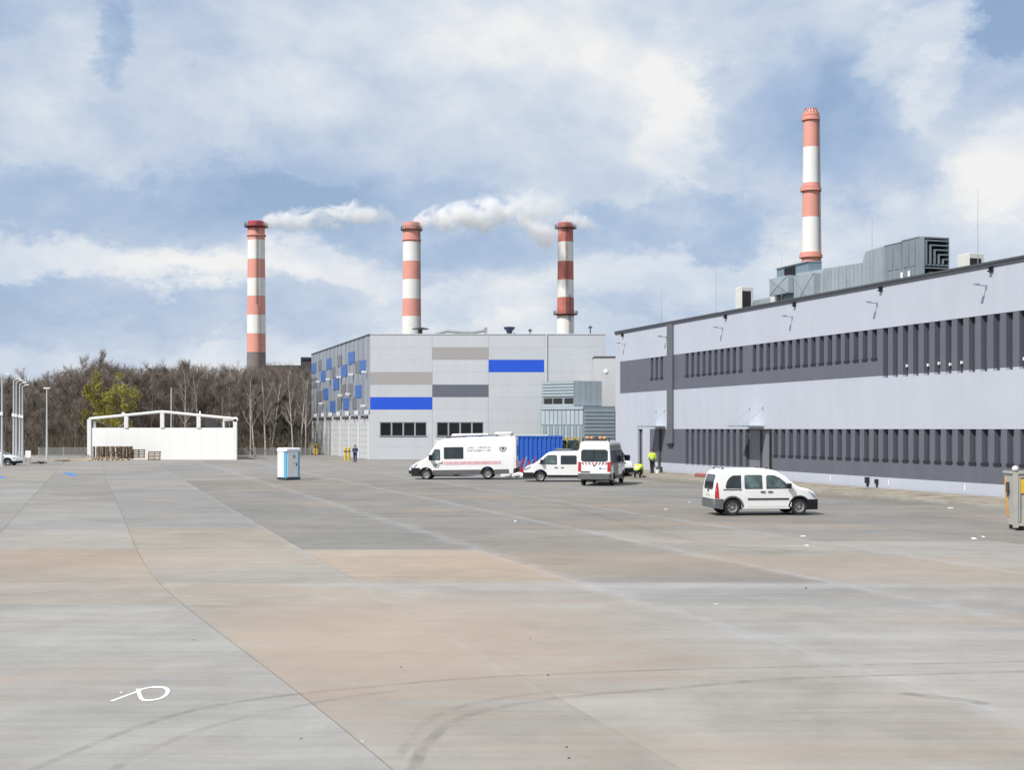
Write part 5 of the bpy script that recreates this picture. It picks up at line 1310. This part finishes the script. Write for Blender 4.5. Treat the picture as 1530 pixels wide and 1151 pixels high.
# --- low hatchbacks
def hatch(label, loc, rz):
    t_ = thing('parked_car', label, 'car', loc, rz)
    c = Car([(-2.05,.62),(-2.03,.9),(-1.85,1.12),(-1.5,1.38),(-1.2,1.44),(-.3,1.46),(.2,1.40),(.6,1.2),(1.05,.95),(1.5,.88),(1.9,.76),(2.04,.6),(2.08,.45)],1.76,.2,(1.28,-1.27),.31,belt=.88,tumble=.24,nose=.7)
    c.body(VW,t_); c.underbody(t_); c.wheel_set(t_)
    for sg in (1,-1):
        c.side([(.82,.95),(-.1,.94),(-.1,1.30),(.12,1.32),(.4,1.2)], sg, .012, .03).build('window', VGL, t_); c.side([(-.2,.94),(-1.0,.94),(-1.1,1.0),(-.9,1.28),(-.2,1.31)], sg, .012, .03).build('window', VGL, t_)
        c.door([(.82,.3),(-.13,.3),(-.13,.90),(.86,.91),(.86,.6)], sg, t_, (0,.82)); c.side([(1.7,.80),(1.98,.66),(1.98,.58),(1.75,.66)], sg, .014, .05).build('headlight', HLG, t_)
        c.rearplate(sg*.7-.12,sg*.7+.12,.7,.88,.02).build('taillight', TLG, t_)
    c.over(1.02,.28,.86,.80).build('windscreen', VGL, t_); c.over(-1.88,-1.5,.72,.72).build('rear_window', VGL, t_); c.mirror_pair(.75,.93,t_,.7,VW)
    c.bumper(1.62,2.1,.18,.42,VPL,t_); c.arch(VPL,t_,1.28)
    return t_
hatch('low white car with its nose showing left of the long box van', (wx(612,96)+2.08,96.5,.006), R(180))
hatch('white car cut by the left edge of the photo beside the street lamps', (wx(25,124)-2.0,124.5,.006), R(0))

# --- blue skip container and clutter behind the vans
CB = mat('blue_container_paint', (.02,.11,.48), .5, var=.12, dirt=.08); CBW = mat('container_top_white', (.7,.72,.74), .6, var=.08)
cn = thing('blue_container', 'blue corrugated container behind the vans', 'container', (wx(800,101.5),101.5,0), R(-2))
cz0, cz1 = .25, wz(651.5,101); cx0, cx1 = -5.0, 2.05
MB().box(cx0,cx1,0,2.3,cz0,cz1-.12).build('shell', CB, cn); MB().box(cx0-.04,cx1+.04,-.08,2.34,cz1-.12,cz1).build('top_rail', CB, cn); MB().box(cx0,cx1-1.1,-.10,2.0,cz1+.002,cz1+.07).build('tarpaulin', CBW, cn)
b = MB(); q = cx0+.15
while q < cx1-.2: MB().prism([(q,0),(q+.06,-.07),(q+.20,-.07),(q+.26,0)],cz0+.06,cz1-.13,lambda u,v,a:(u,v-.001,a)).build('corrugation', CB, cn); q += .34
MB().box(cx0-.03,cx1+.03,-.1,2.3,cz0-.12,cz0+.05).build('bottom_rail', CB, cn); MB().box(cx0+.3,cx1-.3,.3,.5,0,cz0-.13).box(cx0+.3,cx1-.3,1.8,2.0,0,cz0-.13).build('skid', BLK, cn)
YEL = mat('machine_yellow', (.55,.40,.05), .5, var=.1)
ym = thing('yellow_loader', 'small yellow loader with a framed cab behind the panel van', 'loader', (wx(852,104),104,0), R(20))
MB().bbox(-1.0,1.0,-.6,.6,.5,1.2,.08).build('chassis', YEL, ym)
b = MB()
for x in (-.5,.6):
    for y in (-.5,.5): b.bar((x,y,1.2),(x,y,2.62),.09)
b.box(-.56,.66,-.56,.56,2.6,2.7); b.build('cab_frame', YEL, ym); MB().box(-.44,.54,-.50,-.48,1.3,2.5).box(-.44,.54,.48,.50,1.3,2.5).build('cab_window', VGL2, ym)
MB().box(.1,.5,-.25,.25,1.2,2.2).build('seat', BLK, ym); MB().bar((-1,.45,1.1),(-1.9,.45,.5),.12).bar((-1,-.45,1.1),(-1.9,-.45,.5),.12).build('arm', YEL, ym); MB().prism([(-2.4,.1),(-1.8,.1),(-1.75,.7)],-.7,.7,lambda u,v,a:(u,a,v)).build('bucket', LDK, ym)
for x in (-.6,.6):
    for sg in (-1,1): MB().lathe([(.2,-.12),(.4,-.1),(.4,.1),(.2,.12)],16,(x,sg*.7,.4),axis='y').build('wheel', TYR, ym)
RED = mat('red_plastic', (.42,.03,.04), .5, var=.15)
rb_ = thing('red_barrow', 'red tub of tools and rods between the long van and the panel van', 'tub', (wx(784,95),95,0))
MB().prism([(-.7,.55),(.7,.55),(.5,.1),(-.45,.1)],-.4,.4,lambda u,v,a:(u,a,v)).build('tub', RED, rb_)
for k in range(6): MB().bar((-.5+k*.2,-.2+.1*(k%3),.5),(-.3+k*.22,-.1+.1*(k%2),1.1+.15*(k%3)),.09).build('rod', RED if k % 2 else STEEL, rb_)
sk = thing('white_sacks', 'heap of white sacks on the ground behind the box van rear wheel', 'sacks', (wx(768,93.5),93.5,0))
for k in range(5):
    b = MB(); b.lathe([(0,0),(.3,.02),(.36,.14),(.26,.26),(0,.3)],10); o = b.build('sack', WP, sk, smooth=60); o.location = (-.6+.3*k, rnd.uniform(-.2,.2), .0 if k % 2 == 0 else .08); o.scale = (1, .8, 1)
rl = thing('red_pipe_bundle', 'dull red bundle of pipes lying on the dirt by the hall wall', 'pipes', lane(41.6,95.5,.13), WALLROT)
for k in range(5): MB().tube((-1.6+.1*k,-.2+.1*k,.06+.09*(k%2)),(1.7-.1*k,-.2+.1*k,.06+.09*(k%2)),.06,n=8).build('pipe', mat('dull_red', (.33,.10,.085), .7), rl)
wb = thing('white_bucket', 'white bucket on the dirt beside the hall doors', 'bucket', lane(41.4,103.2,.12))
MB().lathe([(0,0),(.15,.01),(.19,.28),(.175,.28),(.15,.05)],14).build('pail', WP, wb, smooth=30); MB().path([Vector((.19*math.cos(a),0,.28+.15*math.sin(a))) for a in [math.pi*k/6 for k in range(7)]],.012,5).build('handle', STEEL, wb)
tb2 = thing('tool_box', 'dark tool case standing at the wall beside the standing worker', 'case', lane(42.5,105.6,.13), WALLROT)
MB().bbox(-.3,.3,-.15,.15,0,.42,.03).build('case', LDK, tb2); MB().bar((-.1,0,.44),(.1,0,.44),.03).build('handle', STEEL, tb2)

# --- grey and yellow steel skip cut by the right edge
sk_ = thing('waste_skip', 'grey steel skip with yellow and orange patches at the right edge', 'skip', (wx(1516,44.6),44.6,0), R(-1))
SKG = mat('skip_grey_paint', (.40,.39,.355), .55, var=.12, scale=2, dirt=.3); SKY_ = mat('skip_yellow', (.70,.43,.03), .5, var=.08, dirt=.15); SKO = mat('worn_orange_paint', (.62,.33,.10), .6, var=.15, scale=4, dirt=.2)
MB().prism([(.0,.02),(2.6,.02),(2.6,1.0),(.0,1.0)],.16,1.96,lambda u,v,a:(u+(.10*(1-(a/1.96)) if u < .5 else 0),v,a)).build('hull', SKG, sk_)
MB().box(-.03,.11,-.05,.09,.1,2.0).build('corner_post', SKG, sk_); MB().box(.112,2.6,-.06,.06,1.9,2.0).build('rim', SKG, sk_); MB().box(.112,2.6,-.055,.02,.16,.26).build('bottom_rail', SKG, sk_)
MB().box(-.05,0,.09,1.0,1.9,1.98).build('rim', SKG, sk_)
MB().box(.16,2.3,-.03,.018,1.25,1.72).build('yellow_panel', SKY_, sk_); MB().box(.13,.17,-.05,.018,.3,1.82).box(.17,2.4,-.05,.018,1.78,1.83).build('panel_frame', SKG, sk_)
MB().prism([(.72,.42),(.98,.44),(.98,1.62),(.9,1.78),(.76,1.62),(.82,1.1)],0,.012,lambda u,v,a:(.10*(1-v/1.96)-.004-a,u,v)).build('orange_patch', SKO, sk_)
MB().box(-.03,.03,.55,.75,1.25,1.6).build('lug', LDK, sk_); MB().tube((.02,.62,1.55),(-.02,.62,1.1),.03,n=6).build('hook', LDK, sk_)
MB().lathe([(0,.0),(.10,.02),(.11,.1),(.06,.16),(0,.17)],12,(.02,.0,2.0)).build('cap', WHT, sk_, smooth=50)
MB().box(.15,.32,.05,.95,0,.17).box(2.2,2.4,.05,.95,0,.17).build('skid', BLK, sk_)

# --- yellow guard posts at the depot docks
for i, (px, py) in enumerate(((516,689.5),(521.5,690.5),(470,683),(474,683.5))):
    Y = 143 if i < 2 else 178
    t_ = thing('guard_post', ['left yellow guard post beside the man in blue','right yellow guard post beside the man in blue','yellow guard post at the far depot corner, left one','yellow guard post at the far depot corner, right one'][i], 'guard post', (wx(px,Y),Y,0))
    MB().tube((0,0,0),(0,0,1.35),.15,n=14).build('post', mat('guard_yellow', (.60,.44,.06), .5, var=.08), t_); MB().lathe([(.15,1.35),(.12,1.42),(0,1.45)],14).build('post_cap', mat('guard_yellow', (.6,.44,.06)), t_); MB().lathe([(.152,.9),(.158,.9),(.158,1.05),(.152,1.05)],14).build('band', LDK, t_)

# --- litter: paper scraps, brick bits
LTM = mat('litter_white', (.7,.7,.68), .8); BRK = mat('broken_brick', (.30,.13,.09), .9, var=.2)
def scrap(px, py, w, m, name, label, grp=None, z=0.0):
    w *= .75; p = gp(px, py); t_ = thing(name, label, name.replace('_',' '), (p.x,p.y,z+.004), rnd.uniform(0,6), grp); b = MB()
    for k in range(3):
        c_ = Vector((rnd.uniform(-.4,.4)*w, rnd.uniform(-.3,.3)*w, .0)); r = w*rnd.uniform(.18,.35)
        b.lathe([(r,0),(r*rnd.uniform(.7,1.1),r*.25),(r*.35,r*.5),(0,r*.52)],6,c_)
    b.build('lump', m, t_)
for px, py, w in ((1419,760,.38),(1458,806,.4),(1470,803,.3),(994,762,.24),(1030,751.5,.2),(1198,802,.22),(1206,816,.2),(770,779,.14),(1070,904,.12),(541,1109,.05),(770,780,.2)): scrap(px,py,w,LTM,'paper_scrap','crumpled white scrap lying on the concrete','white scraps on the concrete')
for px, py in ((1312,742),(1322,744),(1335,747),(1306,745),(1258,744),(1240,743),(1275,746)): scrap(px,py,.34,BRK if px % 2 == 0 else verge.data.materials[0],'rubble_lump','lump of broken brick or mortar near the kerb','rubble along the kerb')
for px, py, w in ((820,1010,.07),(848,1118,.06),(852,1134,.06),(290,957,.05),(600,998,.06),(793,955,.06),(450,1105,.05),(1205,880,.12)): scrap(px,py,w,LDK,'small_stone','small dark stone on the open concrete','stones on the concrete')

# ---------------------------------------------------------------- people
def skinned(pts, edges, radii, sub=1):
    me = bpy.data.meshes.new('skin_base'); me.from_pydata(pts, edges, [])
    o = bpy.data.objects.new('skin_base', me); COL.objects.link(o)
    o.modifiers.new('s', 'SKIN'); sk = me.skin_vertices[0].data
    for i, r in enumerate(radii):
        sk[i].radius = r if isinstance(r, tuple) else (r, r); sk[i].use_root = (i == 0)
    ms = o.modifiers.new('u', 'SUBSURF'); ms.levels = sub; ms.render_levels = sub
    dg = bpy.context.evaluated_depsgraph_get(); m2 = bpy.data.meshes.new_from_object(o.evaluated_get(dg))
    bpy.data.objects.remove(o); bpy.data.meshes.remove(me)
    for p in m2.polygons: p.use_smooth = True
    return m2
SKN = mat('skin', (.46,.27,.20), .55, var=.08); HIV = mat('high_visibility_yellow', (.66,.90,.06), .6, var=.06); REF = mat('reflective_tape', (.62,.64,.62), .35)
NAV = mat('navy_workwear', (.025,.04,.10), .8, var=.2); BKT = mat('black_trousers', (.022,.022,.027), .85, var=.2); HAIR = mat('dark_hair', (.03,.022,.018), .7)
def person(label, loc, rz, J, top, legs, hat, tape=True, bag=False, paper=False):
    t_ = thing('person', label, 'person', loc, rz); V = {k: Vector(v) for k, v in J.items()}
    names = ['pel','wst','chs','nck','hd0','hd1','hd2']; E = [(0,1),(1,2),(2,3),(3,4),(4,5),(5,6)]; P = [V[n] for n in names]; Rr = [.12,.12,.15,.055,.075,.098,.06]
    for s_ in 'lr':
        for ch, par in ((('sh','el','wr','pm'),2),(('hp','kn','an','to'),0)):
            pr = par
            for n in ch:
                P.append(V[n+s_]); E.append((pr, len(P)-1)); pr = len(P)-1; Rr.append({'sh':.075,'el':.045,'wr':.03,'pm':.034,'hp':.095,'kn':.06,'an':.042,'to':.035}[n])
    me = skinned([tuple(p) for p in P], E, Rr)
    # nose, ears, five fingers on each hand: joined to the body mesh
    b = MB(); up = (V['hd2']-V['hd0']).normalized(); fw = V['face'].normalized(); sd = fw.cross(up).normalized(); hc = V['hd1']
    b.tube(hc+fw*.085+up*.02,hc+fw*.125-up*.02,.012,.018,6)
    for sg in (-1,1): b.lathe([(0,-.012),(.026,-.01),(.03,.0),(.02,.012),(0,.014)],8,hc+sd*sg*.098); b.tube(hc+fw*.088+sd*sg*.035+up*.02,hc+fw*.100+sd*sg*.035+up*.02,.010,n=6)
    b.tube(hc+fw*.092-sd*.025-up*.05,hc+fw*.092+sd*.025-up*.05,.007,n=5)
    for s_ in 'lr':
        d = (V['pm'+s_]-V['wr'+s_]).normalized(); a = d.cross(Vector((0,0,1)) if abs(d.z) < .9 else Vector((0,1,0))).normalized(); c_ = d.cross(a)
        for k, L in enumerate((.068,.078,.072,.058)):
            p0 = V['pm'+s_]+a*(.03-.02*k)+d*.02; p1 = p0+d*L*.55+c_*.008; p2 = p1+d*L*.45+c_*.022; b.path([p0,p1,p2],[.0095,.009,.007],5)
        p0 = V['pm'+s_]+a*.03-d*.01; b.path([p0,p0+a*.03+d*.025,p0+a*.038+d*.055],[.011,.010,.008],5)
    bm = bmesh.new(); bm.from_mesh(me); em = b.mesh('x', SKN); bm.from_mesh(em); bm.to_mesh(me); bm.free(); bpy.data.meshes.remove(em)
    me.materials.clear(); me.materials.append(SKN); obj('body', me, t_)
    up_ = V['wst']-V['pel']
    jp = [V['pel']-up_*.35, V['wst'], V['chs'], V['nck']-(V['nck']-V['chs'])*.25]; je = [(0,1),(1,2),(2,3)]; jr = [(.19,.135),(.185,.135),(.205,.15),.085]
    for s_ in 'lr':
        pr = 2
        for n, r in (('sh',.105),('el',.075),('wr',.055)): jp.append(V[n+s_]); je.append((pr,len(jp)-1)); pr = len(jp)-1; jr.append(r)
    jm = skinned([tuple(p) for p in jp], je, jr); jm.materials.clear(); jm.materials.append(top); jk = obj('jacket', jm, t_)
    tp_ = [V['pel']+up_*.35]; te = []; tr_ = [(.165,.13)]
    for s_ in 'lr':
        pr = 0
        for n, r in (('hp',.115),('kn',.085),('an',.07)): tp_.append(V[n+s_]); te.append((pr,len(tp_)-1)); pr = len(tp_)-1; tr_.append(r)
    tm = skinned([tuple(p) for p in tp_], te, tr_); tm.materials.clear(); tm.materials.append(legs); obj('trousers', tm, t_)
    for s_ in 'lr':
        bm_ = skinned([tuple(V['an'+s_]+Vector((0,0,.05))), tuple(V['an'+s_]-Vector((0,0,.035))), tuple(V['to'+s_])], [(0,1),(1,2)], [.07,.07,.058]); bm_.materials.clear(); bm_.materials.append(BLK); obj('boot', bm_, t_)
    hb = MB(); hb.lathe([(.112,-.0),(.118,.03),(.10,.08),(.06,.115),(0,.125)],14); o = hb.build('hair' if hat is HAIR else 'cap', hat, t_, smooth=60); o.location = hc+up*.005-fw*.012; o.rotation_euler = up.to_track_quat('Z','Y').to_euler()
    if tape:
        ax = (V['chs']-V['wst']).normalized()
        q = MB()
        for f in (.15,.75):
            c_ = V['wst'].lerp(V['chs'], f); q.lathe([(.0,-.028),(1,-.028),(1,.028),(.0,.028)],18)
        tpm = MB(); tpm.lathe([(1.0,-.03),(1.02,0),(1.0,.03)],18); to = tpm.build('reflective_band', REF, jk, smooth=60); to.location = V['wst'].lerp(V['chs'],.2); to.scale = (.205,.152,1); to.rotation_euler = ax.to_track_quat('Z','Y').to_euler()
    if bag: MB().bbox(-.11,.11,-.06,.06,-.14,.14,.03).build('belt_bag', BKT, t_).location = V['pel']+Vector((-.24,-.02,-.05))
    if paper: MB().box(-.15,.15,-.11,.11,-.006,.006).build('held_papers', WP, t_).location = (V['pml']+V['pmr'])/2+Vector((0,-.06,.01))
    return t_
BASE = dict(pel=(0,0,.95),wst=(0,0,1.08),chs=(0,0,1.33),nck=(0,-.01,1.50),hd0=(0,-.02,1.57),hd1=(0,-.03,1.67),hd2=(0,-.03,1.75),face=(0,-1,0),
    shl=(.19,0,1.42),ell=(.26,.03,1.15),wrl=(.25,-.08,.92),pml=(.25,-.11,.84),shr=(-.19,0,1.42),elr=(-.26,.03,1.15),wrr=(-.25,-.08,.92),pmr=(-.25,-.11,.84),
    hpl=(.10,0,.90),knl=(.11,-.03,.50),anl=(.11,.02,.09),tol=(.13,-.16,.045),hpr=(-.10,0,.90),knr=(-.11,-.03,.50),anr=(-.11,.02,.09),tor=(-.13,-.16,.045))
st_ = dict(BASE); st_.update(hd0=(0,-.05,1.56),hd1=(0,-.08,1.65),hd2=(0,-.08,1.73),face=(0,-.9,-.35),wrl=(.12,-.26,1.0),pml=(.06,-.33,1.02),ell=(.25,-.02,1.14),knl=(.06,-.05,.5),anl=(.05,.0,.09),tol=(.05,-.18,.045),knr=(-.06,-.02,.5),anr=(-.05,.06,.09),tor=(-.07,-.12,.045))
person('worker in a high visibility yellow jacket standing with his back turned by the hall doors', (wx(974.5,98.5),98.5,.125), R(180+15), st_, HIV, BKT, HAIR, bag=False)
cr_ = dict(pel=(0,.22,.42),wst=(0,.14,.55),chs=(0,-.08,.72),nck=(0,-.22,.80),hd0=(0,-.27,.82),hd1=(0,-.35,.83),hd2=(0,-.41,.86),face=(0,-.6,-.8),
    shl=(.20,-.12,.75),ell=(.24,-.26,.50),wrl=(.15,-.42,.28),pml=(.12,-.48,.21),shr=(-.20,-.12,.75),elr=(-.24,-.26,.50),wrr=(-.15,-.42,.28),pmr=(-.12,-.48,.21),
    hpl=(.12,.2,.40),knl=(.19,-.20,.46),anl=(.17,.10,.10),tol=(.18,-.08,.045),hpr=(-.12,.2,.40),knr=(-.19,-.20,.46),anr=(-.17,.10,.10),tor=(-.18,-.08,.045))
person('worker in a high visibility yellow jacket crouching over the ground behind the minibus', (wx(953,93),93,.0), R(180-25), cr_, HIV, BKT, HAIR).scale = (1.12,1.12,1.1)
wk = dict(BASE); wk.update(wrl=(.06,-.28,1.12),pml=(.02,-.33,1.14),ell=(.25,-.05,1.15),wrr=(-.08,-.27,1.12),pmr=(-.04,-.33,1.13),elr=(-.25,-.05,1.15),knl=(.09,-.14,.50),anl=(.08,-.18,.10),tol=(.09,-.36,.06),knr=(-.09,.0,.5),anr=(-.08,.22,.16),tor=(-.09,.10,.045))
person('man in dark blue work clothes walking by the yellow posts with papers in his hands', (wx(530.5,134),134,.0), R(12), wk, NAV, NAV, mat('navy_cap', (.02,.025,.05), .8), tape=False, paper=True)
